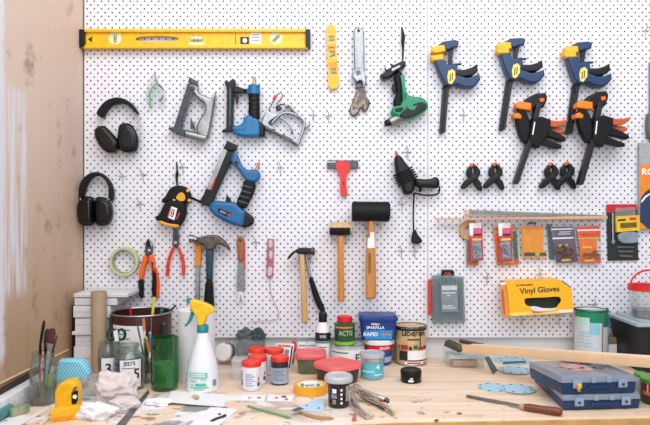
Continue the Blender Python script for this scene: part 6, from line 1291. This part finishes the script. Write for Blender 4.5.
t = T('wooden_offcut', 'white board with a brown top edge between green tin and black crate', 'offcut', P(612, 355, .06))
a, c = P(607.5, 337, .05), P(617, 337, .05); b = B(); b.box2((a.x, -.05, BT+.001), (c.x, -.03, a.z-.025), paper, .001); b.part('board', t)
b = B(); b.box2((a.x, -.05, a.z-.0245), (c.x, -.03, a.z), mat('offcut_brown', '#8c7a66', .6, var=.1), .001); b.part('top_edge', t, 'brown top edge')
# black crate with grey lid
X0 = .982; zt = .150; t = T('storage_crate', 'black plastic storage crate with a grey lid at the right edge', 'crate', (1.15, -.1, BT))
b = B(); b.hull([(X0+.025, -.205, BT+.001), (1.4, -.205, BT+.001), (1.4, -.03, BT+.001), (X0+.025, -.03, BT+.001)], [(X0+.005, -.22, BT+zt), (1.42, -.22, BT+zt), (1.42, -.02, BT+zt), (X0+.005, -.02, BT+zt)], mat('crate_black', '#101315', .5, var=.1), .004)
b.part('tub', t)
for i in range(4):
    b = B(); xx = X0+.05+i*.05; b.hull([(xx, -.215, BT+.03), (xx+.03, -.215, BT+.03), (xx+.03, -.2, BT+.03), (xx, -.2, BT+.03)], [(xx, -.2235, BT+zt-.035), (xx+.03, -.2235, BT+zt-.035), (xx+.03, -.21, BT+zt-.035), (xx, -.21, BT+zt-.035)], mat('crate_black', '#101315'), .003); b.part('rib', t)
b = B(); b.box2((X0-.004, -.23, BT+zt+.001), (1.43, -.012, BT+zt+.012), mat('crate_lid', '#a3b1b9', .45, var=.04), .004); b.box2((X0+.02, -.21, BT+zt+.012), (1.41, -.03, BT+zt+.016), mat('crate_lid', '#a3b1b9'), .002); b.part('lid', t, 'grey lid')
# clear bucket with red rim
q = lambda s: C(s, 600, 190, 3.26)
dep = .13; a, c = P(629.3, 287, dep), P(668, 287, dep); zb = zt+.0165; r = (c.x-a.x)/2; x = (a.x+c.x)/2; h = hz(287, dep)
t = T('toy_bucket', 'clear round tub with a red rim and arched handle on the black crate', 'tub', (x, -dep, BT+zb))
b = B(); b.lathe([(r*.84, zb), (r*.95, h-.006), (r*.93, h-.006), (r*.82, zb+.003), (0, zb+.003)], (x, -dep, BT), clear, 40, capb=False); b.part('tub', t)
b = B(); b.lathe([(r*.94, h-.01), (r, h-.01), (r, h+.008), (r*.95, h+.008), (r*.9, h+.004), (r*.9, h-.008)], (x, -dep, BT), red, 44, capb=False, capt=False); b.part('rim', t, 'red rim')
b = B(); b.tube([(x-r*.98*math.cos(a_), -dep-.004, BT+h+.004+.052*math.sin(a_)) for a_ in [math.pi*i/16 for i in range(17)]], .0032, red, 10); b.part('handle', t, 'red arched handle')
b = B(); rnd = random.Random(2)
for i in range(3): pass
b.lathe([(r*.74, zb+.004), (r*.78, zb+.026), (0, zb+.03)], (x, -dep, BT), mat('grey_hardware', '#7f8589', .4, .6, var=.35, scale=150, hex2='#2f3336'), 24); b.part('contents', t)
# red-banded tin at the right edge
x, y, dc, kc, r = spot(664.5, 409.5, 43); h = hz(378, dc)
t = T('paint_tin', 'red-banded tin with a green lid cut off by the right edge', 'tin', (x, y, BT), 'tins and pots')
b = B(); b.lathe([(r*.97, .001), (r, .004), (r, h-.01)], (x, y, BT), mat('tin_dark_green', '#1e4a34', .4), 44); b.part('body', t)
b = B(); b.lathe([(r*1.01, h-.012), (r*1.02, h-.01), (r*1.02, h-.001), (r*.97, h)], (x, y, BT), mat('leaf_lid', '#6fae4c', .4), 44); b.part('lid', t, 'green lid')
b = B(); b.wrap(x, y, r, .034, h-.014, -89, 89, mat('tin_maroon', '#b01c3a', .45)); b.wrap(x, y, r, .026, .034, -89, 89, mat('amber_panel', '#f0a51c')); b.wrap(x, y, r, .022, .026, -89, 89, red); b.ctext('19', x, y, r+.0014, hz(390.5, dc+r*.6), .02, wink, -63); b.part('label', t)
x, y, dc, kc, r = spot(640.5, 399, 13); h = hz(376, dc)
t = T('glass_pot', 'small pale glass pot between the organiser cases and red-banded tin', 'pot', (x, y, BT))
b = B(); b.lathe([(r*.9, .001), (r, .005), (r, h-.01), (r*.9, h)], (x, y, BT), mat('pale_pot', '#c9d3cf', .3, var=.06), 28); b.part('body', t)
b = B(); b.lathe([(r*.94, h+.0005), (r*.98, h+.002), (r*.98, h+.008), (r*.9, h+.01)], (x, y, BT), MATS['leaf_lid'], 28); b.part('lid', t, 'green lid')
# ------------------------------------------------------------------ light and camera
def area(name, loc, look, sx, sy, power, color=(1, 1, 1)):
    l = bpy.data.lights.new(name, 'AREA'); l.shape = 'RECTANGLE'; l.size = sx; l.size_y = sy; l.energy = power; l.color = color
    o = bpy.data.objects.new(name, l); col.objects.link(o); o.location = loc
    o.rotation_euler = (Vector(look)-Vector(loc)).to_track_quat('-Z', 'Y').to_euler(); return o
area('ceiling_light', (.4, -1.5, 2.9), (.3, -.1, 1.1), 2.6, 1.2, 41, (.97, .985, 1))
area('window_daylight', (.2, -3.4, 2.1), (.2, 0, 1.2), 2.2, 1.4, 31, (.95, .975, 1))
w = bpy.data.worlds.new('room_light'); bpy.context.scene.world = w; w.use_nodes = True
w.node_tree.nodes['Background'].inputs[0].default_value = (.93, .95, 1, 1); w.node_tree.nodes['Background'].inputs[1].default_value = .5
cam = bpy.data.cameras.new('camera'); co = bpy.data.objects.new('camera', cam); col.objects.link(co)
cam.sensor_width = 36; cam.lens = 36*D/(650*S); co.location = (0, -D, ZC); co.rotation_euler = (math.radians(90), 0, 0)
cam.dof.use_dof = True; cam.dof.focus_distance = D-.05; cam.dof.aperture_fstop = 7.1; cam.clip_start = .05
sc = bpy.context.scene; sc.camera = co
sc.view_settings.view_transform = 'Standard'; sc.view_settings.look = 'None'; sc.view_settings.exposure = .0; sc.view_settings.gamma = 1
